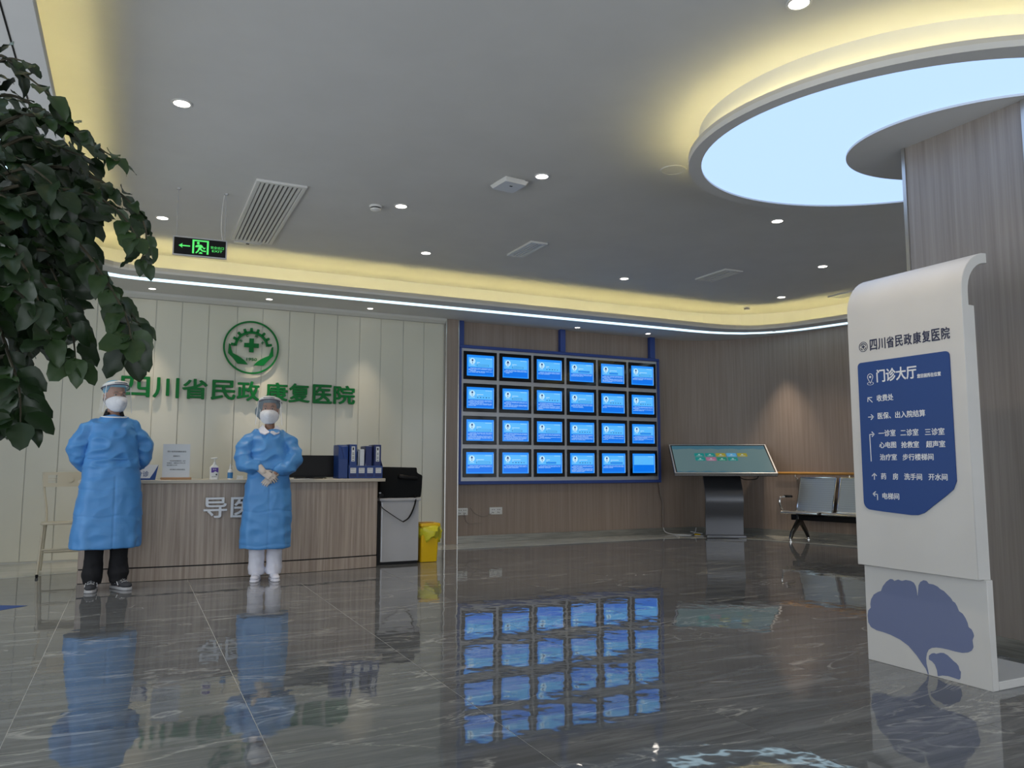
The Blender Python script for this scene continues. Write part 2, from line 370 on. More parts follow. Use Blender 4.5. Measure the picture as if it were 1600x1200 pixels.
# back wall: painted glass panels with dark joints
bw = st(MB().box((-2.7, 9.872, 0), (3.76, 10.05, CEIL_Z)).build('wall_back', M['cornice']))
JX = [.166-.302*k for k in range(9, 0, -1)] + [.166, .443, .739, 1.061, 1.359, 1.681, 1.986, 2.281, 2.572, 2.854, 3.160, 3.447, 3.741]
for a, b in zip(JX[:-1], JX[1:]):
    st(MB().box((a+.0035, 9.862, .02), (b-.0035, 9.8725, 2.962)).build('panel', M['panel'], bw, bevel=.002, seg=1))
c = MB().prism([(9.80, 3.03), (9.80, 3.00), (9.84, 2.965), (9.91, 2.965), (9.91, 3.03)], lambda a, b: V(-2.65, a, b), lambda a, b: V(3.75, a, b))
st(c.build('trim_4', M['cornice'], bw))
pil = st(MB().box((3.757, 9.815, 0), (3.93, 10.0, 3.04)).build('trim_5', M['wood_wall']))
for x in (3.745, 3.926):
    st(MB().box((x, 9.808, 0), (x+.014, 9.83, 3.035)).build('metal_edge', M['metal'], pil))
ww = st(band(WOOD, offs(WOOD, .12), 0, CEIL_Z).build('wall_right', M['wood_wall'], smooth=True))
st(band(offs(WOOD, -.012), offs(WOOD, .001), 0, .095).build('baseboard_right', M['base'], smooth=True))
# glazed left side and front of the lobby, outside the view
def glazed(name, x0, y0, x1, y1, n):
    L = math.hypot(x1-x0, y1-y0); ux = V((x1-x0)/L, (y1-y0)/L, 0); M4 = basis(ux, (0, 0, 1), (x0, y0, 0))
    w_ = MB()
    for a, b, c0, d in ((-.1, 0, L+.1, .15), (-.1, 2.85, L+.1, CEIL_Z)):
        w_.prism([(a, b), (c0, b), (c0, d), (a, d)], lambda p, q: M4 @ V(p, q, -.06), lambda p, q: M4 @ V(p, q, .06))
    wall = st(w_.build(name, M['white']))
    for i in range(n+1):
        x = L*i/n
        st(MB().prism([(x-.04, .15), (x+.04, .15), (x+.04, 2.85), (x-.04, 2.85)], lambda p, q: M4 @ V(p, q, -.05), lambda p, q: M4 @ V(p, q, .05)).build('mullion', M['alu'], wall))
glazed('wall_left', -2.65, -3.5, -2.65, 7.6, 6)
st(MB().box((-2.75, 7.6, 0), (-2.6, 10, CEIL_Z)).build('wall_side_left', M['white']))
glazed('wall_front', -2.7, -3.55, 11.9, -3.55, 8)
# floor: tiles 0.9 m wide, 1.8 m long joints
fl = st(MB().box((-2.9, -3.8, -.06), (12.1, 10.2, -.0015)).build('floor', M['joint']))
tm = MB().box((.0017, .0017, -.004), (.8983, .8983, 0)).build('tile', M['tile'], fl)
me = tm.data; first = True
for i in range(-3, 14):
    for j in range(-7, 8):
        x = -.397+.897*i; y = 3.035+.9*j
        if x > 11.6: continue
        if first: o = tm; first = False
        else: o = bpy.data.objects.new('tile', me); col.objects.link(o); o.parent = fl
        o.location = (x, y, 0); o.scale = (.897/.9, 1, 1); o['kind'] = 'structure'
BORD = [(-2.6, 8.45), (-1.0, 8.68), (-.44, 8.83), (1, 9.05), (3.7, 9.27), (5.4, 9.26), (6.9, 9.30), (7.3, 9.24), (7.62, 9.08), (7.9, 8.85), (8.1, 8.5), (8.28, 8.0), (8.46, 7.3), (8.9, 5.5), (11.1, -3.4)]
BORO = [(-2.6, 9.90), (-1.0, 9.90), (-.44, 9.90), (1, 9.90), (3.7, 9.90), (5.4, 9.91), (7.3, 9.92), (7.62, 9.92), (7.9, 9.87), (8.13, 9.77), (8.50, 9.41), (8.76, 8.89), (8.95, 8.3), (9.5, 5.9), (11.75, -3.4)]
st(band(BORD, BORO, -.004, .0025).build('floor_border', M['border'], fl))
# column with its wood cladding and bright corner profiles
CZ_COL = 3.096
cx0, cx1, cy0, cy1 = 4.41, 5.17, 2.53, 3.29
cl = st(MB().box((cx0, cy0, 0), (cx1, cy1, CZ_COL)).build('column', M['wood_column']))
for x, y in ((cx0, cy0), (cx0, cy1), (cx1, cy0), (cx1, cy1)):
    st(MB().box((x-.010, y-.014, 0), (x+.014, y+.010, 3.10)).build('corner_profile', M['metal'], cl))
st(MB().box((cx0-.012, cy0-.012, 0), (cx1+.012, cy1+.012, .10)).build('baseboard_column', M['base'], cl))

# ------------------------------------------------------------------ round luminous canopy
def ell(cx, cy, a, b, rot, n=96):
    cr, sr = c_(R(rot)), s_(R(rot)); out = []
    for i in range(n):
        t = 2*math.pi*i/n; x, y = a*c_(t), b*s_(t); out.append((cx+x*cr-y*sr, cy+x*sr+y*cr))
    return out
def ringslab(mb, inner, outer, z0, z1):
    n = len(inner); vs = [V(*p, z0) for p in inner]+[V(*p, z0) for p in outer]+[V(*p, z1) for p in inner]+[V(*p, z1) for p in outer]; fs = []
    for i in range(n):
        j = (i+1) % n
        fs += [(i, j, n+j, n+i), (2*n+i, 3*n+i, 3*n+j, 2*n+j), (i, 2*n+i, 2*n+j, j), (n+i, n+j, 3*n+j, 3*n+i)]
    return mb.add(vs, fs)
CZ = 3.098
E_OUT = ell(4.496, 3.236, 1.462, 1.242, 138.8); E_IN = ell(4.455, 3.265, 1.325, 1.128, 141)
E_SM = ell(4.80, 2.98, .835, .655, 139); E_NECK = ell(4.49, 3.30, 1.34, 1.14, 138.8)
E_LIP = ell(4.496, 3.236, 1.444, 1.224, 138.8)
cn = thing('canopy_light', 'large round white canopy light with glowing pale blue underside around the wooden column', 'ceiling light', (4.50, 3.24, CZ))
mb = MB(); ringslab(mb, E_IN, E_OUT, CZ, CZ+.034); mb.build('rim', M['ceiling'], cn)
mb = MB(); ringslab(mb, E_LIP, E_OUT, CZ+.034, CZ+.060); mb.build('lip', M['fascia'], cn)
mb = MB(); ringslab(mb, ell(4.455, 3.265, 1.30, 1.10, 141), E_LIP, CZ+.036, CZ+.040); mb.build('deck', M['ceiling'], cn)
mb = MB(); ringslab(mb, E_SM, E_IN, CZ+.012, CZ+.018); mb.build('diffuser', M['panel_light'], cn)
mb = MB(); mb.prism(E_SM, lambda a, b: V(a, b, CZ-.002), lambda a, b: V(a, b, CZ+.03)); mb.build('collar', M['ceiling'], cn)
mb = MB(); ringslab(mb, ell(4.49, 3.30, 1.32, 1.12, 138.8), E_NECK, CZ+.041, CEIL_Z+.005); mb.build('neck', M['ceiling'], cn, smooth=True)
mb = MB(); ringslab(mb, ell(4.496, 3.236, 1.404, 1.184, 138.8), ell(4.496, 3.236, 1.410, 1.190, 138.8), CZ+.041, CZ+.051); mb.build('led_tape', M['led_yellow'], cn)

# ------------------------------------------------------------------ downlights
def downlight(x, y, z, label, group, r=.062):
    t = thing('downlight', label, 'downlight', (x, y, z), group=group)
    a = MB(); ringslab(a, ell(x, y, r*.80, r*.80, 0, 24), ell(x, y, r, r, 0, 24), z-.006, z+.001); a.build('trim_ring', M['plastic_white'], t)
    MB().lathe([(.001, -.003), (r*.80, -.003), (r*.80, .0), (.001, .0)], (x, y, z-.0005), 24).build('lens', M['bulb'], t)
    return t
for x, y, l in CEIL_LIGHTS: downlight(x, y, CEIL_Z, 'round lit downlight in the main ceiling '+l, 'downlights in the main ceiling')
for x, y, l in SOFFIT_LIGHTS: downlight(x, y, SOFFIT_Z, 'small downlight in the dropped ceiling edge '+l, 'downlights in the dropped ceiling edge', .045)

# ------------------------------------------------------------------ ceiling fittings
def grille(quad_c, ln, wd, ang, label, nslat, name='air_grille', depth=.02, frame=.035):
    x, y = quad_c; t = thing(name, label, 'air vent', (x, y, CEIL_Z), R(ang))
    f = MB(); h = depth
    for a, b in (((-wd/2, -ln/2), (wd/2, -ln/2+frame)), ((-wd/2, ln/2-frame), (wd/2, ln/2)), ((-wd/2, -ln/2+frame), (-wd/2+frame, ln/2-frame)), ((wd/2-frame, -ln/2+frame), (wd/2, ln/2-frame))):
        f.box((a[0], a[1], -h), (b[0], b[1], .002))
    f.build('frame', M['plastic_white'], t, local=True, bevel=.004, seg=1)
    MB().box((-wd/2+frame, -ln/2+frame, -.004), (wd/2-frame, ln/2-frame, 0)).build('duct_opening', M['black'], t, local=True)
    iw = wd-2*frame
    for k in range(nslat):
        sx = -iw/2+iw*(k+.5)/nslat; q = iw/nslat*.30
        b = MB(); b.prism([(sx-q, -h*.95), (sx+q, -h*.95), (sx+q*.6, -.003), (sx-q*1.2, -.003)], lambda p, r_: V(p, -ln/2+frame, r_), lambda p, r_: V(p, ln/2-frame, r_))
        b.build('slat', M['plastic_white'], t, local=True)
grille((.995, 7.31), 1.86, .405, 0, 'long white rectangular ceiling grille with lengthwise slats beside the hanging exit sign', 9)
grille((3.683, 7.26), .58, .20, 0, 'short narrow ceiling slot grille in the middle of the main ceiling', 4, frame=.028)
grille((6.29, 7.26), .56, .27, 0, 'short ceiling slot grille above the right half of the screen board', 3, frame=.05)
grille((8.56, 7.30), .52, .24, 0, 'short ceiling slot grille just over the top of the white guide sign', 4, frame=.03)
t = thing('ceiling_receiver', 'small white flat receiver box on the ceiling at the end of the long grille', 'sensor', (.965, 8.30, CEIL_Z))
MB().box((.83, 8.265, CEIL_Z-.022), (1.10, 8.335, CEIL_Z)).build('housing', M['plastic_white'], t, bevel=.006)
MB().box((.95, 8.285, CEIL_Z-.026), (.98, 8.31, CEIL_Z-.02)).build('lens', M['black'], t)
t = thing('wireless_access_point', 'white square wireless access box mounted under the ceiling', 'access point', (2.66, 5.56, CEIL_Z), R(6))
b = MB(); b.prism(rrect(-.115, -.125, .115, .125, .02), lambda a, c: V(a*.86, c*.86, -.045), lambda a, c: V(a, c, -.018)); b.build('cover', M['plastic_white'], t, local=True)
MB().box((-.09, -.10, -.02), (.09, .10, .001)).build('bracket', M['plastic_white'], t, local=True)
MB().box((-.012, -.035, -.0465), (.012, -.02, -.044)).build('indicator', M['black'], t, local=True)
def detector(x, y, label, r=.055, dark=False):
    t = thing('smoke_detector', label, 'smoke detector', (x, y, CEIL_Z))
    MB().lathe([(.001, 0), (r, 0), (r, -.014), (r*.93, -.018), (.001, -.018)], (x, y, CEIL_Z), 28).build('base', M['plastic_white'], t, smooth=True)
    MB().lathe([(.001, -.018), (r*.80, -.018), (r*.80, -.030), (.001, -.030)], (x, y, CEIL_Z), 28).build('vent_ring', M['black'], t, smooth=True)
    MB().lathe([(.001, -.028), (r*.86, -.028), (r*.78, -.040), (r*.45, -.050), (.001, -.052)], (x, y, CEIL_Z), 28).build('cap', M['plastic_white'], t, smooth=True)
detector(1.845, 6.62, 'round white smoke detector with dark vents beside a lit downlight in mid ceiling')
detector(7.98, 8.62, 'small white dome sensor on the ceiling near the curved back corner', .05)
t = thing('ceiling_speaker', 'flat round white speaker cover in the ceiling at the left end of the canopy glow', 'speaker', (3.70, 4.76, CEIL_Z))
b = MB(); ringslab(b, ell(3.70, 4.76, .085, .085, 0, 40), ell(3.70, 4.76, .10, .10, 0, 40), CEIL_Z-.008, CEIL_Z); b.build('rim', M['ceiling'], t)
MB().lathe([(.001, -.004), (.085, -.004), (.085, 0), (.001, 0)], (3.70, 4.76, CEIL_Z), 40).build('cover', M['ceiling'], t)

# exit sign hung on two rods
EZ = (CEIL_Z-.385, CEIL_Z-.57)
ex = thing('exit_sign', 'black hanging exit sign with green running figure, arrow and lettering', 'exit sign', (.42, 6.88, EZ[1]))
p0, p1 = V(.218, 6.90), V(.628, 6.875)
M4 = basis((p1[0]-p0[0], p1[1]-p0[1], 0), (0, 0, 1), (p0[0], p0[1], EZ[1])); WE = .411; HE = .150
zt, zb = 2.935, 2.785
M4 = basis((p1[0]-p0[0], p1[1]-p0[1], 0), (0, 0, 1), (p0[0], p0[1], zb)); ex.location = (.42, 6.88, zb)
b = MB(); b.prism([(0, 0), (WE, 0), (WE, HE), (0, HE)], lambda p, q: M4 @ V(p, q, -.018), lambda p, q: M4 @ V(p, q, .004)); b.build('body', M['black'], ex)
b = MB()
for a in ((-.006, -.006, WE+.006, .004), (-.006, HE-.004, WE+.006, HE+.006), (-.006, 0, .004, HE), (WE-.004, 0, WE+.006, HE)):
    b.prism([(a[0], a[1]), (a[2], a[1]), (a[2], a[3]), (a[0], a[3])], lambda p, q: M4 @ V(p, q, -.020), lambda p, q: M4 @ V(p, q, .008))
b.build('frame', M['alu'], ex)
for nm, xx in (('rod', .02), ('rod', WE-.015)):
    a = M4 @ V(xx, HE, -.006); b = MB(); b.tube([a, (a.x, a.y, CEIL_Z-.008)], .0035, 6)
    b.lathe([(.001, -.012), (.018, -.010), (.020, 0), (.001, 0)], (a.x, a.y, CEIL_Z), 14); b.build(nm, M['alu'], ex, smooth=True)
a = M4 @ V(WE-.03, HE, -.01); MB().tube(smoothpath([(a.x, a.y, CEIL_Z-.01), (a.x-.012, a.y, CEIL_Z-.12), (a.x-.015, a.y, CEIL_Z-.3), a], 5), .003, 6).build('power_cord', M['plastic_white'], ex)
g = MB(); GP = lambda pts: flatpoly(g, pts, M4, .005, .001)
GP([(.040, .078), (.070, .098), (.066, .083), (.128, .083), (.128, .073), (.066, .073), (.070, .058)])
g.build('arrow', M['exit'], ex)
g = MB(); GP([(.145, .020), (.160, .020), (.160, .125), (.258, .125), (.258, .020), (.273, .020), (.273, .137), (.145, .137)]); g.build('door_symbol', M['exit'], ex)
g = MB(); GP([(.190+.011*c_(t_), .111+.011*s_(t_)) for t_ in [k*.5236 for k in range(12)]])
GP([(.172, .088), (.190, .098), (.214, .098), (.222, .092), (.236, .072), (.244, .078), (.249, .072), (.236, .060), (.222, .078), (.214, .066), (.228, .052), (.252, .050), (.252, .040), (.222, .042), (.204, .056), (.196, .040), (.178, .022), (.170, .028), (.186, .046), (.196, .078), (.182, .074), (.168, .074), (.168, .082)])
GP([(.196, .022), (.226, .022), (.222, .034), (.206, .036)])
g.build('running_figure', M['exit'], ex)
g = MB(); text(g, '安全出口', .288, .392, .073, .096, M4 @ Matrix.Translation((0, 0, .005)), .001, .01); text(g, 'EXIT', .300, .382, .046, .064, M4 @ Matrix.Translation((0, 0, .005)), .001, .02)
g.build('lettering', M['exit'], ex)

# ------------------------------------------------------------------ green emblem and characters on the white wall
MW = basis((1, 0, 0), (0, 0, 1), (0, 9.862, 0))
em = thing('wall_emblem', 'round green emblem with gear arc, cross and two hands on the white wall', 'sign', (1.232, 9.862, 2.468))
ecx, ecz, er = 1.232, 2.468, .325
def W(px, py): return ((px-572)/470*.325+ecx, -(py-572)/452*.325+ecz)     # emblem drawing units
b = MB(); n = 96
o_ = [(ecx+er*c_(2*math.pi*k/n), ecz+er*s_(2*math.pi*k/n)) for k in range(n)]; i_ = [(ecx+(er-.020)*c_(2*math.pi*k/n), ecz+(er-.020)*s_(2*math.pi*k/n)) for k in range(n)]
def frontring(b, i_, o_, M, z0, z1, closed=True):
    n = len(i_); vs = [M @ V(*p, z0) for p in i_]+[M @ V(*p, z0) for p in o_]+[M @ V(*p, z1) for p in i_]+[M @ V(*p, z1) for p in o_]; fs = []
    for i in range(n if closed else n-1):
        j = (i+1) % n
        fs += [(i, j, n+j, n+i), (2*n+i, 3*n+i, 3*n+j, 2*n+j), (i, 2*n+i, 2*n+j, j), (n+i, n+j, 3*n+j, 3*n+i)]
    if not closed: fs += [(0, n, 3*n, 2*n), (n-1, 3*n-1, 4*n-1, 2*n-1)]
    return b.add(vs, fs)
frontring(b, i_, o_, MW, .022, .040); b.build('outer_ring', M['green'], em)
b = MB(); ri, ro = .172, .202
A0, A1 = 8, 176
aa = [A0+(A1-A0)*k/40 for k in range(41)]
frontring(b, [(ecx+.002+ri*c_(R(a)), ecz-.002+ri*s_(R(a))) for a in aa], [(ecx+.002+ro*c_(R(a)), ecz-.002+ro*s_(R(a))) for a in aa], MW, .022, .040, False)
for k in range(9):
    a = A0+3.5+(A1-A0-7)*k/8; q = 3.9
    P = lambda r_, t_: (ecx+.002+r_*c_(R(t_)), ecz-.002+r_*s_(R(t_)))
    flatpoly(b, [P(ro-.006, a-q-1), P(ro+.040, a-q+.6), P(ro+.040, a+q-.6), P(ro-.006, a+q+1)], MW, .022, .018)
b.build('gear_arc', M['green'], em)
b = MB(); cz = ecz+.026; k = .026; L = .085
flatpoly(b, [(ecx-L, cz-k), (ecx-k, cz-k), (ecx-k, cz-L), (ecx+k, cz-L), (ecx+k, cz-k), (ecx+L, cz-k), (ecx+L, cz+k), (ecx+k, cz+k), (ecx+k, cz+L), (ecx-k, cz+L), (ecx-k, cz+k), (ecx-L, cz+k)], MW, .022, .018)
b.build('cross', M['green'], em)
hl = [(195, 525), (222, 540), (235, 610), (265, 685), (330, 715), (400, 752), (470, 805), (520, 865), (350, 858), (270, 765), (188, 685)]
b = MB(); flatpoly(b, [W(*p) for p in hl][::-1], MW, .022, .018); b.build('hand_shape', M['green'], em)
b = MB(); flatpoly(b, [W(1140-p[0]-4, p[1]+12) for p in hl], MW, .022, .018); b.build('hand_shape', M['green'], em)
b = MB()
for ch, (x, y), a in (('S', (395, 468), 38), ('C', (498, 372), 14), ('M', (648, 376), -14), ('K', (762, 480), -38)):
    cxx, czz = W(x, y); text(b, ch, -.014, .014, -.015, .015, MW @ Matrix.Translation((cxx, czz, .018)) @ Matrix.Rotation(R(a), 4, 'Z'), .014, 0, .0015)
b.build('initials', M['green'], em)
b = MB(); x0, z0 = W(498, 798); x1, z1 = W(672, 748); text(b, '1950', x0, x1, z0, z1, MW @ Matrix.Translation((0, 0, .018)), .012, 0, .0008); b.build('year', M['green'], em)
ws = thing('wall_lettering', 'large raised green characters naming the hospital on the white wall', 'sign', (1.2, 9.862, 1.95))
spans = [(188, 236), (240, 280), (285, 325), (329, 366), (370, 404), (413, 444), (448, 482), (486, 518), (522, 556)]
CX = [(-.165, .135), (.165, .445), (.475, .755), (.79, 1.07), (1.085, 1.345), (1.41, 1.68), (1.69, 1.95), (1.985, 2.225), (2.245, 2.52)]
for ch, (xa, xb) in zip('四川省民政康复医院', CX):
    b = MB(); text(b, ch, xa, xb, 1.815, 2.055, MW, .024, 0, .0065)
    b.move(Matrix.Translation((0, -.016, 0))); b.build('character', M['green'], ws)

# ------------------------------------------------------------------ reception counter (gently bowed front)
CTR = thing('reception_counter', 'bowed wood grain reception counter with pale top', 'counter', (.95, 8.2, 0))
def cy(x): return 7.885+.115*((x-.955)/1.355)**2
def bow(x0, x1, front, back, z0, z1, n=28):
    xs = [x0+(x1-x0)*k/n for k in range(n+1)]
    return band([(x, cy(x)+front) for x in xs], [(x, cy(x)+back) for x in xs], z0, z1)
bow(-.40, 2.31, 0, .045, .128, .876).build('front_panel', M['wood_counter'], CTR)
bow(-.40, 2.31, -.004, .045, .004, .116).build('plinth', M['wood_counter'], CTR)
bow(-.395, 2.305, .008, .045, .112, .130).build('shadow_gap', M['black'], CTR)
for x in (-.40, 2.27): MB().box((x, cy(x)+.046, .004), (x+.04, 8.56, .876)).build('side_panel', M['wood_counter'], CTR)
bow(-.43, 2.385, -.045, .60, .878, .910).build('counter_top', M['ctop'], CTR, bevel=.003, seg=1)
CT = .910
b = MB(); MC = basis((1, .0, 0), (0, 0, 1), (0, 7.868, 0))
cs = thing('counter_lettering', 'raised pale characters on the front of the reception counter', 'sign', (.9, 7.88, .65))
for ch, xa, xb in (('导', .610, .818), ('医', .850, 1.055), ('台', 1.09, 1.29)):
    yy = min(cy(xa), cy(xb))-.024; b = MB(); text(b, ch, xa, xb, .555, .745, basis((1, 0, 0), (0, 0, 1), (0, yy+.0, 0)), .022, 0, .003); b.move(Matrix.Translation((0, .010, 0)))
    b.build('character', M['letter'], cs)
# things on the counter
t = thing('triage_sign', 'small blue and white triage desk sign behind the man\'s elbow', 'sign', (.09, 7.98, CT))
Mx = basis((1, 0, 0), (0, .28, 1), (-.10, 7.93, CT))
b = MB(); b.prism([(0, 0), (.29, 0), (.315, .145), (.0, .145)], lambda p, q: Mx @ V(p, q, 0), lambda p, q: (Mx @ V(p, q, 0))+V(0, .012, 0)); b.build('face', M['paper'], t)
b = MB(); b.prism([(0, .0), (.29, .0), (.315, .145), (.28, .075), (.245, .016), (0, .016)], lambda p, q: Mx @ V(p, q, .0005), lambda p, q: Mx @ V(p, q, .002)); b.build('blue_corner', M['signblue'], t)
b = MB(); text(b, '预检分诊', .02, .235, .030, .085, Mx @ Matrix.Translation((0, 0, .001)), .001, .02); b.build('lettering', M['signblue'], t)
b = MB(); b.prism([(8.005, CT), (7.975, CT+.13), (7.985, CT+.13), (8.05, CT)], lambda p, q: V(-.095, p, q), lambda p, q: V(.18, p, q)); b.build('support', M['paper'], t)
t = thing('notice_stand', 'clear upright notice stand with printed sheet in a wooden foot', 'notice', (.40, 7.96, CT))
MB().box((.235, 7.93, CT), (.50, 8.0, CT+.022)).build('foot', mat('foot wood', (.42, .24, .12), .5), t, bevel=.002, seg=1)
Mn = basis((1, 0, 0), (0, .06, 1), (.247, 7.962, CT+.018))
b = MB(); b.prism([(0, 0), (.235, 0), (.235, .315), (0, .315)], lambda p, q: Mn @ V(p, q, -.006), lambda p, q: Mn @ V(p, q, 0)); b.build('sheet_holder', M['acrylic'], t)
b = MB(); Mt = Mn @ Matrix.Translation((0, 0, .0005))
text(b, '四川省民政康复医院', .040, .200, .238, .252, Mt, .0008); text(b, '温馨提示', .088, .148, .196, .209, Mt, .0008, .02)
text(b, '就诊前请测量体温，出示', .062, .198, .152, .163, Mt, .0008, .02); text(b, '健康码，请配合工作人员', .036, .196, .132, .143, Mt, .0008, .02)
text(b, '做好登记工作', .036, .126, .112, .123, Mt, .0008, .02); text(b, '请佩戴好口罩谢谢配合', .062, .196, .072, .083, Mt, .0008, .02)
b.build('print', M['print'], t)
t = thing('sanitizer_bottle', 'white pump bottle with purple label on the counter', 'bottle', (.70, 7.96, CT))
b = MB(); b.prism(rrect(-.042, -.024, .042, .024, .018), lambda p, q: V(.70+p*.92, 7.96+q*.92, CT), lambda p, q: V(.70+p, 7.96+q, CT+.115))
b.prism(rrect(-.042, -.024, .042, .024, .018), lambda p, q: V(.70+p, 7.96+q, CT+.115), lambda p, q: V(.70+p*.4, 7.96+q*.7, CT+.140)); b.build('body', M['plastic_white'], t)
MB().lathe([(.001, .138), (.015, .138), (.015, .152), (.011, .160), (.005, .168), (.005, .200), (.001, .200)], (.70, 7.96, CT), 16).build('collar', M['plastic_white'], t, smooth=True)
b = MB(); b.cap((.668, 7.955, CT+.199), (.715, 7.96, CT+.203), .006, .010); b.build('pump_head', M['plastic_white'], t, smooth=True)
b = MB(); flatpoly(b, [(-.028, .066), (-.012, .066), (.008, .078), (.022, .070), (.034, .066), (.034, .112), (-.028, .112)], basis((1, 0, 0), (0, 0, 1), (.70, 7.9355, CT)), 0, .0015); b.build('label', M['purple'], t)
b = MB(); Ms = basis((1, 0, 0), (0, 0, 1), (.70, 7.9355, CT)); flatpoly(b, [(.012, .040), (.024, .040), (.024, .054), (.012, .054)], Ms, 0, .0012); text(b, '免洗手消毒液', -.024, .022, .024, .031, Ms, .0012); b.build('small_print', M['print'], t)
b = MB(); text(b, '免洗', -.016, .016, .090, .102, Ms @ Matrix.Translation((0, 0, .0016)), .0008); b.build('label_lettering', M['letter'], t)
t = thing('spray_bottle', 'small white and blue spray bottle on the counter', 'bottle', (.845, 7.96, CT))
MB().lathe([(.001, 0), (.024, 0), (.024, .078), (.017, .092), (.009, .098), (.001, .098)], (.845, 7.96, CT), 20).build('body', M['plastic_white'], t, smooth=True)
MB().lathe([(.0245, .012), (.0250, .012), (.0250, .066), (.0245, .066)], (.845, 7.96, CT), 20).build('label', M['bluelabel'], t, smooth=True)
b = MB(); b.lathe([(.001, .096), (.010, .096), (.010, .118), (.007, .124), (.006, .148), (.001, .150)], (.845, 7.96, CT), 14); b.tube([(.85, 7.96, CT+.125), (.865, 7.955, CT+.128), (.868, 7.955, CT+.100)], .003, 6); b.build('sprayer', M['plastic_white'], t, smooth=True)
t = thing('tissue_holder', 'small white plastic item beside the spray bottle', 'box', (.935, 7.95, CT))
b = MB(); b.prism(rrect(-.030, -.015, .030, .015, .006), lambda p, q: V(.935+p, 7.95+q, CT), lambda p, q: V(.935+p*.9, 7.95+q*.9, CT+.026)); b.build('body', M['plastic_white'], t)
MB().box((.906, 7.934, CT+.0265), (.964, 7.966, CT+.034)).build('lid', M['plastic_white'], t, bevel=.003, seg=1)
t = thing('paper_stack', 'loose white papers lying on the counter beside the woman', 'paper', (1.50, 7.92, CT))
for k in range(3): MB().box((1.40+.01*k, 7.86+.004*k, CT+.0012*k), (1.63-.02*k, 7.97, CT+.0012*k+.001)).build('sheet', M['paper'], t)
t = thing('ballpoint_pen', 'dark pen lying on the counter papers', 'pen', (1.66, 7.90, CT+.005))
MB().cap((1.62, 7.895, CT+.007), (1.72, 7.92, CT+.007), .0045, .0045, 8).build('barrel', M['black'], t, smooth=True); MB().cap((1.72, 7.92, CT+.007), (1.735, 7.924, CT+.007), .0035, .002, 8).build('tip', M['chrome'], t)
t = thing('monitor', 'low wide black screen seen from behind at the counter', 'monitor', (1.63, 8.20, CT))
b = MB(); b.prism(rrect(1.36, CT+.012, 1.955, CT+.238, .008), lambda p, q: V(p, 8.18, q), lambda p, q: V(p, 8.20, q)); b.build('casing', M['black'], t)
b = MB(); b.prism(rrect(1.45, CT+.03, 1.86, CT+.20, .03), lambda p, q: V(p, 8.165, q), lambda p, q: V(p, 8.181, q)); b.build('back_cover', M['black'], t)
MB().box((1.50, 8.10, CT), (1.80, 8.28, CT+.010)).build('stand_base', M['black'], t, bevel=.003, seg=1); MB().box((1.61, 8.20, CT+.008), (1.69, 8.225, CT+.13)).build('stand_neck', M['black'], t)

# file holder and box files
FY = 7.965; FX0, FX1 = 1.895, 2.350
hd = thing('file_holder', 'blue plastic four-slot desk file holder at the right end of the counter', 'file holder', (2.12, FY+.12, CT))
b = MB(); b.box((FX0+.10, FY, CT+.002), (FX1, FY+.006, CT+.132)); b.build('front_wall', M['binder'], hd, bevel=.002, seg=1)
MB().box((FX0+.10, FY+.006, CT+.002), (FX1, FY+.25, CT+.010)).build('floor_plate', M['binder'], hd)
sw = (FX1-FX0-.10)/4
for k in range(5):
    x = FX0+.10+sw*k; b = MB(); b.prism([(FY+.006, CT+.010), (FY+.25, CT+.010), (FY+.25, CT+.30), (FY+.18, CT+.30), (FY+.006, CT+.130)], lambda p, q: V(x-.002, p, q), lambda p, q: V(x+.002, p, q)); b.build('divider', M['binder'], hd)
for k in range(4):
    x = FX0+.10+sw*(k+.5); Mf = basis((1, 0, 0), (0, 0, 1), (x, FY-.0005, CT))
    b = MB(); flatpoly(b, [(-.030, .056), (.030, .056), (.030, .110), (-.030, .110)], Mf, 0, .0015); lb = b.build('label', M['paper'], hd)
    b = MB(); text(b, '预检分诊', -.024, .024, .094, .102, Mf @ Matrix.Translation((0, 0, .0016)), .0006, .02); flatpoly(b, [(-.026, .072), (.026, .072), (.026, .0735), (-.026, .0735)], Mf, .0016, .0006); b.build('print', M['print'], hd)
    b = MB(); flatpoly(b, [(-.034, .018), (.034, .018), (.034, .048), (-.034, .048)], Mf, 0, .0012); b.build('name_slot', M['binderdark'], hd)
def boxfile(x0, x1, y0, y1, h, m, label, name='box_file', lab=True):
    t = thing(name, label, 'file', ((x0+x1)/2, (y0+y1)/2, CT+.012))
    MB().box((x0, y0, CT+.012), (x1, y1, CT+h)).build('cover', m, t, bevel=.004, seg=1)
    MB().box((x0+.004, y0+.004, CT+h-.004), (x1-.004, y1-.004, CT+h+.002)).build('pages', M['paper'], t)
    if lab:
        Mf = basis((1, 0, 0), (0, 0, 1), ((x0+x1)/2, y0-.0005, CT)); xa = min(.018, (x1-x0)*.36)
        b = MB(); flatpoly(b, [(-xa, h-.175), (xa, h-.175), (xa, h-.02), (-xa, h-.02)], Mf, 0, .0015); b.build('spine_label', M['paper'], t)
        b = MB(); flatpoly(b, [(-xa*.4, h-.058), (xa*.4, h-.058), (xa*.4, h-.032), (-xa*.4, h-.032)], Mf, .0016, .0005)
        for q in (.085, .10, .125, .14, .162): flatpoly(b, [(-xa*.5, h-q-.006), (xa*.5, h-q-.006), (xa*.5, h-q), (-xa*.5, h-q)], Mf, .0016, .0005)
        b.build('spine_print', M['print'], t)
t = thing('document_box', 'large blue document box with sloping side at the left of the file holder', 'file', (1.93, FY+.13, CT))
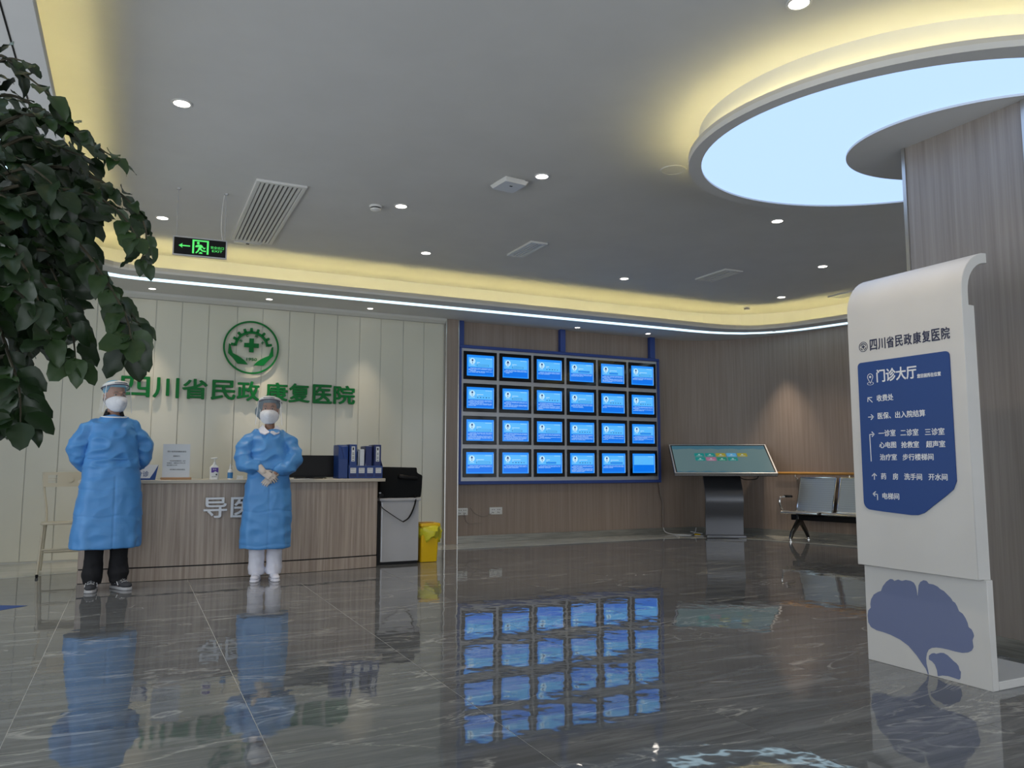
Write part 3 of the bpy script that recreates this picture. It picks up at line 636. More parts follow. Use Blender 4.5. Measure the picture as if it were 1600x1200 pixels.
b = MB(); b.prism([(FY+.010, CT), (FY+.24, CT), (FY+.24, CT+.345), (FY+.06, CT+.345), (FY+.010, CT+.33)], lambda p, q: V(FX0-.008, p, q), lambda p, q: V(FX0+.092, p, q)); b.build('body', M['binder'], t, bevel=.005, seg=1)
b = MB(); b.prism([(FY+.004, CT+.01), (FY+.009, CT+.01), (FY+.009, CT+.20), (FY+.004, CT+.20)], lambda p, q: V(FX0, p, q), lambda p, q: V(FX0+.085, p, q)); b.build('front_flap', M['binder'], t)
b = MB(); b.tube([(FX0+.02, FY+.008, CT+.32), (FX0+.05, FY+.008, CT+.20)], .002, 6); b.build('elastic', M['binderdark'], t)
boxfile(FX0+.106, FX0+.182, FY+.012, FY+.245, .350, M['binder'], 'tall blue box file with a white spine label in the left slot')
boxfile(FX0+.200, FX0+.208, FY+.014, FY+.22, .285, M['acrylic'], 'thin clear folder between the blue box files', 'clear_folder', False)
boxfile(FX0+.215, FX0+.262, FY+.014, FY+.22, .300, M['acrylic'], 'grey translucent document folder in the middle slot', 'document_folder', False)
boxfile(FX0+.280, FX0+.348, FY+.030, FY+.245, .335, M['binderdark'], 'dark navy box file without a label behind the middle slot', lab=False)
boxfile(FX0+.366, FX0+.440, FY+.012, FY+.245, .350, M['binderdark'], 'dark navy box file with a beige spine label in the right slot')

# grey cabinet, soft black case and yellow bin right of the counter
cb = thing('side_cabinet', 'light grey steel cabinet with black plinth right of the counter', 'cabinet', (2.60, 8.35, 0))
MB().box((2.385, 8.115, .03), (2.805, 8.60, .665)).build('body', M['cabinet'], cb, bevel=.004, seg=1)
MB().box((2.365, 8.10, .665), (2.825, 8.62, .697)).build('top', M['cabinet'], cb, bevel=.006)
MB().box((2.352, 8.125, .0), (2.384, 8.60, .66)).build('side_panel', M['black'], cb); MB().box((2.385, 8.13, .0), (2.80, 8.59, .03)).build('plinth', M['black'], cb)
MB().box((2.388, 8.110, .04), (2.402, 8.116, .655)).build('edge_strip', M['alu'], cb)
bg = thing('equipment_bag', 'black soft equipment case with handle and shoulder strap on the grey cabinet', 'bag', (2.62, 8.34, .697))
b = MB(); b.prism([(2.375, .700), (2.845, .700), (2.855, .80), (2.862, .935), (2.80, .965), (2.795, 1.022), (2.40, 1.030), (2.385, .96)], lambda p, q: V(p, 8.16, q), lambda p, q: V(p, 8.55, q)); b.build('body', M['dark'] if 0 else mat('black cordura', (.008, .009, .010), .8, spec=.2), bg, bevel=.012)
b = MB(); b.cap((2.60, 8.14, .925), (2.78, 8.15, .905), .028, .022, 12); b.build('handle_wrap', M['black'], bg, smooth=True)
MB().box((2.372, 8.147, .748), (2.392, 8.162, .758)).build('buckle', M['alu'], bg); MB().box((2.37, 8.142, .705), (2.42, 8.16, .742)).build('side_pocket', M['black'], bg, bevel=.004)
b = MB(); sp = smoothpath([(2.765, 8.15, .72), (2.758, 8.092, .66), (2.725, 8.088, .56), (2.68, 8.086, .485), (2.62, 8.085, .447)], 6); b.tube(sp, .012, 6, flat=.3)
b.tube(smoothpath([(2.62, 8.085, .447), (2.55, 8.086, .49), (2.46, 8.088, .55), (2.392, 8.09, .60), (2.372, 8.095, .66), (2.374, 8.15, .72)], 6), .006, 6, flat=.4); b.build('shoulder_strap', M['black'], bg)
bn = thing('waste_bin', 'yellow plastic waste bin with a yellow bag beside the cabinet', 'bin', (2.95, 8.27, 0))
b = MB(); b.prism(rrect(-.10, -.12, .10, .12, .02), lambda p, q: V(2.945+p*.96, 8.27+q*.9, .004), lambda p, q: V(2.955+p*1.04, 8.27+q, .385)); b.build('body', M['yellow'], bn)
b = MB(); b.prism(rrect(-.118, -.135, .118, .135, .02), lambda p, q: V(2.955+p, 8.27+q, .385), lambda p, q: V(2.955+p*.97, 8.27+q*.97, .418)); b.build('lid', M['yellow'], bn, bevel=.004, seg=1)
MB().box((2.87, 8.17, .417), (3.0, 8.30, .422)).build('lid_flap', mat('bin flap', (.45, .24, .03), .5), bn)
rings = []
for k, (z, ex_) in enumerate(((.405, 1.05), (.37, 1.30), (.32, 1.36), (.26, 1.22), (.235, 1.12))):
    rg = []
    for q in range(36):
        a = 2*math.pi*q/36; rr = ex_*(1+.10*s_(5*a+k)+.06*s_(11*a+2*k)); zz = z+.03*s_(4*a+1)*(k/4)
        rg.append(V(2.965+.107*rr*c_(a), 8.27+.122*rr*s_(a), zz))
    rings.append(rg)
b = MB(); n = 36; vs = [q for g_ in rings for q in g_]; fs = [[i*n+k, i*n+(k+1) % n, (i+1)*n+(k+1) % n, (i+1)*n+k] for i in range(4) for k in range(n)]
b.add(vs, fs); o = b.build('bag_liner', M['bag'], bn, smooth=True); md = o.modifiers.new('s', 'SOLIDIFY'); md.thickness = .002

# folding chair at the far left
ch = thing('folding_chair', 'beige folding chair with slotted backrest behind the man', 'chair', (-.56, 8.85, 0), R(4))
T = lambda pts, r_, nm: MB().tube(smoothpath(pts, 5) if len(pts) > 2 else pts, r_, 8).build(nm, M['beige'], ch, smooth=True, local=True)
for s in (-1, 1):
    T([(s*.222, .20, .975), (s*.205, .19, .80), (s*.175, .165, .60), (s*.172, .15, .485)], .011, 'back_post')
    T([(s*.190, -.19, .480), (s*.203, -.21, .25), (s*.216, -.235, .012)], .012, 'front_leg')
    T([(s*.172, .13, .480), (s*.186, .18, .25), (s*.200, .235, .012)], .012, 'rear_leg')
    MB().cap((s*.216, -.235, .010), (s*.216, -.236, .020), .014, .014).build('foot_cap', M['black'], ch, local=True)
T([(-.19, .19, .19), (.19, .19, .19)], .009, 'crossbar'); T([(-.205, -.21, .25), (.205, -.21, .25)], .009, 'crossbar')
b = MB(); pts = []
for x0_, x1_, z0_, z1_ in ((-.20, .20, .945, .975), (-.20, .20, .83, .868), (-.20, -.165, .868, .945), (-.09, .20, .868, .945)):
    b.prism([(x0_, z0_), (x1_, z0_), (x1_, z1_), (x0_, z1_)], lambda p, q: V(p*1.08, .178+(q-.85)*.12, q), lambda p, q: V(p*1.08, .196+(q-.85)*.12, q))
for z_ in (.887, .908): b.prism([(-.165, z_), (-.09, z_), (-.09, z_+.007), (-.165, z_+.007)], lambda p, q: V(p*1.08, .178+(q-.85)*.12, q), lambda p, q: V(p*1.08, .193+(q-.85)*.12, q))
b.build('backrest', M['beige'], ch, local=True)
b = MB(); b.prism(rrect(-.215, -.23, .215, .16, .05), lambda p, q: V(p, q, .475-q*.03), lambda p, q: V(p, q, .497-q*.03)); b.build('seat', M['beige'], ch, local=True, bevel=.006)
b = MB(); flatpoly(b, arc(0, 0, .024, 0, 360, 20)[:-1], basis((1, 0, 0), (0, .12, 1), (.02, .178, .90)), .004, .003); b.build('backrest_medallion', M['beige'], ch, local=True)

# ------------------------------------------------------------------ board of 24 screens
bd = thing('display_board', 'wide navy framed wall board that holds twenty-four small screens', 'display board', (5.62, 9.86, .787))
MB().box((3.985, 9.843, .83), (7.25, 9.915, 2.65)).build('silver_panel', M['alu'], bd)
b = MB()
for a in ((3.948, .787, 7.29, .832), (3.948, 2.650, 7.29, 2.693), (3.948, .832, 3.987, 2.650), (7.249, .832, 7.29, 2.650)): b.box((a[0], 9.822, a[1]), (a[2], 9.92, a[3]))
b.build('blue_frame', M['blue'], bd, bevel=.005, seg=1)
for xa, xb in ((3.945, 4.028), (5.548, 5.634), (7.143, 7.235)): MB().box((xa, 9.85, 2.694), (xb, 9.918, 3.03)).build('post', M['blue'], bd, bevel=.003, seg=1)
ORD = ['leftmost', 'second', 'third', 'fourth', 'fifth', 'rightmost']; ROWS = ['top', 'second', 'third', 'bottom']
for r_ in range(4):
    for c in range(6):
        x0 = 4.017+.5412*c; z1 = 2.611-.4455*r_; last = (r_ == 3 and c == 5); rnd = random.Random(r_*10+c)
        t = thing('display_screen', ('rightmost screen in the bottom row of the board, blue card without portrait' if last else
                  '%s screen in the %s row of the board, portrait and text on blue' % (ORD[c], ROWS[r_])), 'screen', (x0+.25, 9.84, z1-.39), group='screens in the navy framed board')
        Ms = basis((1, 0, 0), (0, 0, 1), (x0, 9.843, z1-.39)); W_, H_ = .5, .39; e = .046; e2 = .050
        b = MB(); b.box((x0, 9.828, z1-H_), (x0+W_, 9.843, z1)); b.build('casing', M['blackgloss'], t, bevel=.003, seg=1)
        b = MB(); flatpoly(b, [(e, e2), (W_-e, e2), (W_-e, H_-e2), (e, H_-e2)], Ms, .0152, .001); dp = b.build('display', M['scr_mid'], t)
        U = lambda u, v: (e+(W_-2*e)*u, e2+(H_-2*e2)*v)
        def rc(b, u0, v0, u1, v1, z=.0167): return flatpoly(b, [U(u0, v0), U(u1, v0), U(u1, v1), U(u0, v1)], Ms, z, .0006)
        b = MB(); rc(b, .045, .06, .955, .90, .0163); sub('text_field', b, M['scr_deep'], dp)
        b = MB(); rc(b, .055, .42, .945, .89, .0168); sub('info_card', b, M['scr_card'], dp)
        wt = MB(); dk = MB(); cu_, cv_ = U(.20, .70)
        rc(wt, .68, .835, .92, .85, .0176)
        if not last:
            b = MB(); flatpoly(b, [(cu_+.043*c_(a*.3142), cv_+.043*s_(a*.3142)) for a in range(20)], Ms, .0174, .0006); sub('portrait_disc', b, M['scr_white'], dp)
            hr = rnd.random() < .35
            flatpoly(dk, [(cu_+.013*c_(a*.5236), cv_+.014+.016*s_(a*.5236)) for a in range(12)], Ms, .018, .0005)
            if hr: flatpoly(dk, [(cu_-.018, cv_-.012), (cu_-.011, cv_-.012), (cu_-.010, cv_+.02), (cu_-.014, cv_+.02)], Ms, .018, .0005); flatpoly(dk, [(cu_+.018, cv_-.012), (cu_+.011, cv_-.012), (cu_+.010, cv_+.02), (cu_+.014, cv_+.02)], Ms, .018, .0005)
            flatpoly(dk, [(cu_-.004, cv_-.032), (cu_+.004, cv_-.032), (cu_+.003, cv_-.006), (cu_-.003, cv_-.006)], Ms, .018, .0005)
            for u in (.14, .20, .25)[:rnd.randint(2, 3)]: rc(wt, u, .50, u+.035, .53, .0176)
            rc(wt, .36, .64, .36+rnd.uniform(.10, .40), .665, .0176); rc(wt, .36, .585, .42, .60, .0176)
            if rnd.random() < .45:
                for q in range(5): rc(dk, .38+q*.105, .50, .41+q*.105+rnd.uniform(0, .02), .535, .0176)
            else:
                xe = rnd.uniform(.70, .90); rc(dk, .36, .47, xe, .55, .0174); 
                b2 = MB(); rc(b2, .37, .48, xe-.01, .54, .0181); sub('name_field', b2, M['scr_mid'] if rnd.random() < .5 else M['scr_card'], dp)
            nl = rnd.randint(3, 7); v = .37
            for q in range(nl):
                u = .12 if q in (0, 3) else .055
                while u < (.93 if q not in (2, nl-1) else rnd.uniform(.2, .6)):
                    du = rnd.uniform(.06, .25); rc(wt, u, v-.009, min(u+du, .935), v+.005, .0176); u += du+.018
                v -= .048
        rc(wt, .985, .02, .995, .93, .0170)
        tag(sub('screen_text', wt, M['scr_white'], dp), kind='stuff')
        if dk.v: tag(sub('screen_ink', dk, M['scr_dark'], dp), kind='stuff')

# sockets, cords and trunking on the wood wall
def socket(x0, x1, z0, z1, label, cord):
    t = thing('wall_socket', label, 'socket', ((x0+x1)/2, 9.915, z0))
    MB().box((x0, 9.905, z0), (x1, 9.919, z1)).build('plate', M['plastic_white'], t, bevel=.004)
    b = MB()
    for k in range(2):
        xc = x0+(x1-x0)*(.28+.44*k)
        for dx, dz in ((-.014, .018), (.014, .018), (-.016, -.018), (.004, -.022)): b.box((xc+dx-.004, 9.903, (z0+z1)/2+dz-.006), (xc+dx+.004, 9.906, (z0+z1)/2+dz+.006))
    b.build('pin_holes', M['black'], t); MB().tube(smoothpath(cord, 6), .004, 6).build('power_cord', M['cream'], t, smooth=True)
socket(3.965, 4.125, .373, .471, 'white double wall socket nearest the pilaster under the screen board', [(4.06, 9.900, .41), (4.075, 9.897, .36), (4.10, 9.899, .29), (4.16, 9.903, .255), (4.25, 9.905, .262), (4.34, 9.909, .25)])
socket(4.448, 4.642, .372, .470, 'white double wall socket with a pale cord to its left side', [(4.47, 9.900, .385), (4.44, 9.897, .37), (4.38, 9.899, .345), (4.30, 9.902, .36), (4.22, 9.905, .40), (4.17, 9.909, .47)])
t = thing('cable_trunking', 'slim brown cable trunking running down the wall below the screen board', 'cable trunking', (7.33, 9.90, .1))
MB().tube([(7.30, 9.905, .80), (7.325, 9.905, .62), (7.37, 9.91, .46), (7.365, 9.91, .28), (7.36, 9.91, .10)], .020, 6, flat=.6).build('duct', M['cream'], t)
b = MB(); b.tube(smoothpath([(7.36, 9.89, .10), (7.37, 9.86, .04), (7.42, 9.75, .012), (7.55, 9.62, .008), (7.66, 9.60, .008), (7.74, 9.62, .03), (7.80, 9.66, .10)], 6), .006, 6); b.build('cable', M['plastic_white'], t, smooth=True)
tag(MB().tube(smoothpath([(7.20, 9.30, .008), (7.28, 9.48, .008), (7.42, 9.58, .008), (7.58, 9.50, .008), (7.70, 9.30, .008), (7.80, 9.22, .008), (7.66, 9.62, .05)], 6), .005, 6).build('cable', M['plastic_white'], smooth=True), 'white cable looping over the floor left of the touch screen kiosk', 'cable')
t = thing('extension_plug', 'small orange plug lying among the cables on the floor', 'plug', (7.66, 9.45, 0)); MB().cap((7.62, 9.46, .018), (7.69, 9.44, .018), .016, .013).build('plug_body', M['yellow'], t, smooth=True); MB().cap((7.56, 9.47, .012), (7.61, 9.46, .014), .005, .006).build('plug_lead', M['black'], t)

# ------------------------------------------------------------------ touch screen kiosk
KA = R(-30.5)
ks = thing('touch_kiosk', 'large tilted touch screen kiosk on a dark steel pedestal before the wooden wall', 'kiosk', (7.86, 9.12, 0), KA)
# local frame: x to the right, y away from the viewer, z up
Mk = basis((1, 0, 0), (0, .70, .43), (-.725, -.36, .935)); KW, KH = 1.45, .82
b = MB(); b.prism([(0, 0), (KW, 0), (KW, KH), (0, KH)], lambda p, q: Mk @ V(p, q, -.05), lambda p, q: Mk @ V(p, q, -.002)); b.build('screen_body', M['black'], ks, local=True)
b = MB()
for a in ((0, 0, KW, .020), (0, KH-.016, KW, KH), (0, .02, .018, KH-.016), (KW-.018, .02, KW, KH-.016)): b.prism([(a[0], a[1]), (a[2], a[1]), (a[2], a[3]), (a[0], a[3])], lambda p, q: Mk @ V(p, q, -.042), lambda p, q: Mk @ V(p, q, .006))
b.build('silver_frame', mat('bright silver frame', (.72, .72, .72), .3, metal=.5), ks, local=True)
b = MB(); flatpoly(b, [(.035, .035), (KW-.035, .035), (KW-.035, KH-.04), (.035, KH-.04)], Mk, -.001, .002); dp = b.build('display', M['k_bg'], ks, local=True)
b = MB(); pts = [(.035, KH-.04), (.035, KH-.11)]+[(.035+(KW-.07)*k/40, KH-.13-.018*s_(k*.7)*(k % 3)/2) for k in range(41)]+[(KW-.035, KH-.04)]; flatpoly(b, pts, Mk, .0012, .0008); sub('top_banner', b, M['k_strip'], dp)
b = MB(); flatpoly(b, [(.035, .035)]+[(KW-.035-(0), .035)]+[(KW-.035-(KW-.07)*k/30, .055+.012*s_(k*1.3)) for k in range(31)], Mk, .0012, .0008); sub('bottom_banner', b, M['k_strip'], dp)
for r_, cols in enumerate((('teal', 'teal', 'ochre', 'sky', 'ochre'), ('teal', 'pink', 'green', 'teal'))):
    for k, cn_ in enumerate(cols):
        x = .345+k*.158; y = .465-r_*.118; 
        b = MB(); flatpoly(b, rrect(x, y, x+.142, y+.100, .015, 3), Mk, .0013, .001); sub('menu_button', b, M['k_'+cn_], dp)
        b = MB(); flatpoly(b, [(x+.055, y+.045), (x+.087, y+.045), (x+.082, y+.068), (x+.060, y+.068)], Mk, .0024, .0006); flatpoly(b, [(x+.03, y+.02), (x+.112, y+.02), (x+.112, y+.028), (x+.03, y+.028)], Mk, .0024, .0006); sub('button_icon', b, M['k_white'], dp)
steel = mat('dark brushed steel', (.16, .165, .18), .38, metal=.8)
prof = smoothpath([V(.10, 0, .98), V(-.02, 0, .86), V(-.14, 0, .70), V(-.185, 0, .57), V(-.17, 0, .45), V(-.13, 0, .28), V(-.12, 0, .04)], 5)
b = MB(); rg = []
for p in prof: rg.append([V(-.27, p.x, p.z), V(.27, p.x, p.z), V(.27, p.x+.05, p.z), V(-.27, p.x+.05, p.z)])
b.loft(rg); b.build('pedestal', steel, ks, local=True, smooth=True)
MB().box((-.27, -.22, 0), (.29, .20, .045)).build('base_plate', steel, ks, local=True, bevel=.006)
MB().tube(smoothpath([(.20, -.16, .90), (.30, -.14, .845), (.46, -.14, .85), (.50, -.16, .90)], 6), .006, 6).build('cable', M['black'], ks, local=True)

# ------------------------------------------------------------------ waiting bench by the right wall
bs = thing('waiting_bench', 'perforated steel waiting bench with black beam and chrome legs by the wooden wall', 'bench', (8.46, 8.42, 0), R(-75))
# local: x runs along the wall towards the camera side, y points into the wall
perf = mat('perforated steel', (.42, .45, .48), .32, metal=.85)
n_, l_, b_ = nodes(perf); tc = n_.new('ShaderNodeTexCoord'); vz = n_.new('ShaderNodeTexVoronoi'); vz.inputs['Scale'].default_value = 110; vz.inputs['Randomness'].default_value = 0
l_.new(tc.outputs['Object'], vz.inputs['Vector']); rp = n_.new('ShaderNodeValToRGB'); rp.color_ramp.elements[0].position = .25; rp.color_ramp.elements[0].color = (.30, .32, .34, 1); rp.color_ramp.elements[1].position = .38; rp.color_ramp.elements[1].color = (.46, .49, .52, 1)
l_.new(vz.outputs['Distance'], rp.inputs[0]); l_.new(rp.outputs[0], b_.inputs['Base Color'])
BL = lambda mb, nm, m, par=bs, **k: mb.build(nm, m, par, local=True, **k)
for k in range(3):
    x0 = .02+k*.60; x1 = x0+.56
    def shell(x): return None
    sprof = smoothpath([V(0, -.26, .395), V(0, -.20, .412), V(0, 0, .392), V(0, .14, .395), V(0, .17, .42), V(0, .20, .52), V(0, .26, .70), V(0, .31, .875)], 5)
    i_s = 15
    for nm, seg_ in (('seat', sprof[:i_s+3]), ('backrest', sprof[i_s+2:])):
        b = MB(); rg = [[V(x0+.015, p.y, p.z-.003), V(x1-.015, p.y, p.z-.003), V(x1-.015, p.y, p.z+.003), V(x0+.015, p.y, p.z+.003)] for p in seg_]; b.loft(rg); part = BL(b, nm, perf, smooth=True)
        b = MB(); b.tube([V(x0+.012, p.y, p.z) for p in seg_], .013, 8); b.tube([V(x1-.012, p.y, p.z) for p in seg_], .013, 8); e_ = seg_[0] if nm == 'seat' else seg_[-1]; b.tube([V(x0+.012, e_.y, e_.z), V(x1-.012, e_.y, e_.z)], .013, 8)
        if nm == 'backrest': e_ = seg_[0]; b.tube([V(x0+.012, e_.y, e_.z), V(x1-.012, e_.y, e_.z)], .012, 8)
        sub('edge_tube', b, M['chrome'], part, smooth=True)
BL(MB().box((.06, -.05, .285), (1.82, .03, .365)), 'beam', M['black'], bevel=.006)
for x in (.16, 1.70):
    b = MB(); b.prism([(-.05, .37), (.05, .37), (.05, .30), (.20, .12), (.24, .035), (.215, .03), (.16, .10), (.03, .215), (-.03, .215), (-.19, .10), (-.245, .03), (-.27, .035), (-.225, .13), (-.05, .30)], lambda p, q: V(x-.022, p, q), lambda p, q: V(x+.022, p, q)); BL(b, 'leg', mat('dark chrome', (.12, .11, .10), .2, metal=.9), bevel=.006)
    for y in (-.255, .228):
        BL(MB().lathe([(.001, 0), (.030, 0), (.030, .010), (.012, .016), (.012, .05), (.001, .05)], (x, y, 0), 16), 'foot', M['chrome'], smooth=True)
for x in (-.02, 1.84):
    BL(MB().tube(smoothpath([(x, -.02, .37), (x, -.12, .42), (x, -.19, .50), (x, -.19, .585), (x, -.12, .61), (x, .10, .60)], 6), .013, 8), 'armrest', M['chrome'], smooth=True)
    BL(MB().cap((x, -.06, .614), (x, .12, .606), .019, .019), 'arm_pad', M['black'], smooth=True)

# wooden handrail on brackets along the right wall
hr = thing('handrail', 'orange brown wooden handrail on small brackets along the curved wooden wall', 'handrail', (9.0, 8.0, .93))
rp_ = offs(WOOD, -.075)[10:]; rp_ = [p for p in rp_ if p[1] > 2.0 or True]
MB().tube([V(*p, .935) for p in rp_], .020, 8).build('rail', M['amber'], hr, smooth=True)
for k in (11, 13, 14):
    p = offs(WOOD, -.075)[k]; q = offs(WOOD, -.012)[k]
    b = MB(); b.tube(smoothpath([(p[0], p[1], .915), (p[0], p[1], .87), (q[0], q[1], .855)], 5), .008, 8); b.ball((q[0], q[1], .855), (.02, .02, .02)); b.build('bracket', M['chrome'], hr, smooth=True)

# ------------------------------------------------------------------ free-standing guide sign
gs = thing('guide_sign', 'tall white guide sign with rolled top and blue directory beside the column', 'sign', (3.70, 2.76, 0))
FXs, FY0, FY1 = 3.62, 2.425, 3.110
pf = [V(3.62, 0, .510), V(3.62, 0, 1.90)]
oc = [(3.832+.212*c_(R(a)), 1.906+.212*s_(R(a))) for a in range(180, 89, -10)]
ic = [(3.832+.160*c_(R(a)), 1.906+.160*s_(R(a))) for a in range(90, 181, 10)]
b = MB(); b.prism([(3.62, .510)]+oc+ic+[(3.672, .510)], lambda p, q: V(p, FY0, q), lambda p, q: V(p, FY1, q)); b.build('front_panel', M['white'], gs, bevel=.003, seg=1)
b = MB(); b.box((3.6725, FY0+.008, .15), (3.725, FY1-.008, 1.842)); b.build('back_board', M['white'], gs, bevel=.003, seg=1)
b = MB(); b.box((3.66, 2.412, .0), (3.705, 3.102, .509)); b.build('lower_panel', M['white'], gs, bevel=.002, seg=1)
b = MB(); b.box((3.706, 2.412, .0), (4.16, 3.102, .040)); b.build('foot_plate', M['white'], gs, bevel=.003, seg=1)
Mg = basis((0, -1, 0), (0, 0, 1), (FXs, FY1, 0))          # x = FY1 - Y, y = z, out = -X
g0, g1 = FY1-3.047, FY1-2.503
ch1 = (FY1-2.70)
pl = arc(g1-.022, 1.617-.022, .022, 0, 90, 5)+arc(g0+.022, 1.617-.022, .022, 90, 180, 5)+arc(g0+.045, .812+.045, .045, 180, 262, 6)+[(g0+.12, .806)]+[(ch1-.06, .797), (ch1-.02, .799), (ch1+.015, .812)]+[(g1-.055, .905), (g1-.018, .935), (g1, .975)]
b = MB(); flatpoly(b, pl, Mg, .0005, .006); b.build('blue_plate', M['signblue'], gs)
# place writing by its measured corners in the photograph: pixel -> point on the sign face -> sign coordinates
def onsign(px, py, X=FXs-.006):
    d = ray(px, py); q = V(0, 0, EYE)+d*(X/d.x); return (FY1-q.y, q.z)
def stext(b, s, xl, yl, xr, yr, h, bold=.0):
    """string whose left end bottom is at (xl,yl), right end bottom at (xr,yr); h = height in metres"""
    a, z0 = onsign(xl, yl); c, z1 = onsign(xr, yr); z = (z0+z1)/2
    return text(b, s, a, c, z, z+h, Mg @ Matrix.Translation((0, 0, .0066)), .0012, 0, .0016 if h > .05 else .0006)
LT = MB(); HD = MB()
a, z0 = onsign(1359, 548, FXs); c, z1 = onsign(1486, 530, FXs)
for k, chx in enumerate('四川省民政康复医院'):
    wk = (c-a)/9; text(HD, chx, a+wk*k+.003, a+wk*(k+1)-.004, z0-.001, z0+.060, Mg @ Matrix.Translation((0, 0, .0005)), .0015, 0, .0009)
HD.build('header_lettering', M['ink'], gs)
b = MB(); ex0, ez0 = onsign(1349, 542, FXs); rr = .028
cc_ = [(ex0+rr*c_(R(k*15)), ez0+rr*s_(R(k*15))) for k in range(24)]; ci_ = [(ex0+rr*.90*c_(R(k*15)), ez0+rr*.90*s_(R(k*15))) for k in range(24)]
frontring(b, ci_, cc_, Mg, .0005, .002)
for a0, a1 in ((15, 165), (200, 255), (285, 340)):
    frontring(b, [(ex0+rr*.55*c_(R(a0+(a1-a0)*k/10)), ez0+rr*.55*s_(R(a0+(a1-a0)*k/10))) for k in range(11)], [(ex0+rr*.68*c_(R(a0+(a1-a0)*k/10)), ez0+rr*.68*s_(R(a0+(a1-a0)*k/10))) for k in range(11)], Mg, .0005, .002, False)
flatpoly(b, [(ex0+x_*.010, ez0+y_*.010) for x_, y_ in ((-1, -.3), (-.3, -.3), (-.3, -1), (.3, -1), (.3, -.3), (1, -.3), (1, .3), (.3, .3), (.3, 1), (-.3, 1), (-.3, .3), (-1, .3))], Mg, .0005, .0015)
b.build('emblem', M['ink'], gs)
S4 = 756/170.
def P(x, y): return (1340+x/S4, 540+y/S4)
def line(s, x0, y0, x1, y1, h, bold=.008):
    a = P(x0, y0); c = P(x1, y1); b = MB(); stext(b, s, a[0], a[1], c[0], c[1], h, bold); b.build('directory_entry', M['letter'], gs)
line('门诊大厅', 134, 252, 413, 232, .070, .01)
line('您目前所在位置', 415, 224, 580, 213, .022)
line('收费处', 135, 388, 250, 381, .036)
line('医保、出入院结算', 142, 512, 472, 492, .036)
line('一诊室', 148, 632, 266, 630, .036); line('二诊室', 300, 629, 425, 625, .036); line('三诊室', 470, 625, 606, 620, .036)
line('心电图', 153, 712, 270, 712, .034); line('抢救室', 305, 712, 429, 709, .034); line('超声室', 478, 709, 611, 706, .034)
line('治疗室', 157, 797, 275, 797, .034); line('步行楼梯间', 315, 797, 530, 797, .034)
line('药', 165, 930, 201, 930, .034); line('房', 246, 932, 284, 932, .034); line('洗手间', 326, 934, 450, 935, .034); line('开水间', 495, 936, 627, 938, .034)
line('电梯间', 175, 1067, 291, 1071, .034)
AR = MB(); Ma = Mg @ Matrix.Translation((0, 0, .0066))
def stroke(pts, wd=.0045):
    q = [Vector((*onsign(*P(*p)), 0)) for p in pts]
    for a, c in zip(q[:-1], q[1:]):
        t_ = (c-a).normalized(); n2 = Vector((-t_.y, t_.x, 0))*wd/2
        flatpoly(AR, [((a-n2-t_*wd*.3).x, (a-n2-t_*wd*.3).y), ((c-n2+t_*wd*.3).x, (c-n2+t_*wd*.3).y), ((c+n2+t_*wd*.3).x, (c+n2+t_*wd*.3).y), ((a+n2-t_*wd*.3).x, (a+n2-t_*wd*.3).y)], Ma, 0, .0012)
stroke([(103, 393), (72, 362)]); stroke([(72, 390), (72, 362), (100, 360)])
stroke([(76, 497), (112, 495)]); stroke([(95, 480), (112, 495), (95, 514)])
stroke([(96, 803), (85, 618), (117, 616)]); stroke([(100, 600), (117, 616), (102, 632)])
stroke([(118, 930), (117, 888)]); stroke([(102, 906), (117, 888), (132, 904)])
stroke([(140, 1072), (139, 1034), (110, 1030)]); stroke([(126, 1015), (108, 1030), (122, 1045)])
AR.build('arrows', M['letter'], gs)
b = MB(); px_, pz_ = onsign(*P(88, 218)); 
def ringat(b, x, z, r0, r1, a0=0, a1=360, sy=1): 
    cl = (a1-a0) == 360; n3 = 24
    ang = [a0+(a1-a0)*k/(n3 if cl else n3-1) for k in range(n3)]
    return frontring(b, [(x+r0*c_(R(q)), z+r0*s_(R(q))*sy) for q in ang], [(x+r1*c_(R(q)), z+r1*s_(R(q))*sy) for q in ang], Ma, 0, .0012, cl)
ringat(b, px_, pz_, .0155, .0185, -40, 220); ringat(b, px_, pz_, 0.0005, .0065)
for s in (-1, 1):
    q0 = (px_+s*.0135, pz_-.011); q1 = (px_, pz_-.036); flatpoly(b, [(q0[0]-.0015, q0[1]), (q0[0]+.0015, q0[1]), (q1[0]+.0015, q1[1]), (q1[0]-.0015, q1[1])], Ma, 0, .0012)
ringat(b, px_, pz_-.036, .0175, .0205, 115, 425, .45)
b.build('location_pin', M['letter'], gs)
# ginkgo leaf print on the lower panel
def onlow(px, py, X=3.66):
    d = ray(1320+px/4.6143, 840+py/4.6143); q = V(0, 0, EYE)+d*(X/d.x); return (FY1-q.y, q.z)
Ml = basis((0, -1, 0), (0, 0, 1), (3.66, FY1, 0))
LF = [(600, 985), (585, 945), (560, 910), (520, 850), (460, 780), (400, 735), (330, 700), (280, 682), (230, 668), (190, 645), (170, 610), (165, 560), (170, 525), (188, 505), (185, 480), (190, 445), (210, 410), (240, 392), (262, 384), (275, 350), (300, 318), (328, 298), (345, 300), (358, 312), (385, 302), (412, 312), (440, 305), (475, 312), (498, 325), (512, 350), (520, 385), (524, 428), (529, 390), (533, 345), (545, 320), (568, 307), (590, 312), (606, 332), (640, 338), (668, 352), (690, 372), (715, 385), (738, 408), (768, 440), (778, 458), (796, 470), (810, 495), (824, 530), (850, 548), (872, 582), (886, 615), (893, 645), (915, 662), (928, 690), (932, 710), (920, 740), (925, 770), (928, 790), (915, 815), (890, 828), (850, 831), (800, 822), (750, 808), (700, 797), (660, 792), (628, 795), (605, 808), (592, 835), (587, 870), (590, 910), (600, 950), (606, 985)]
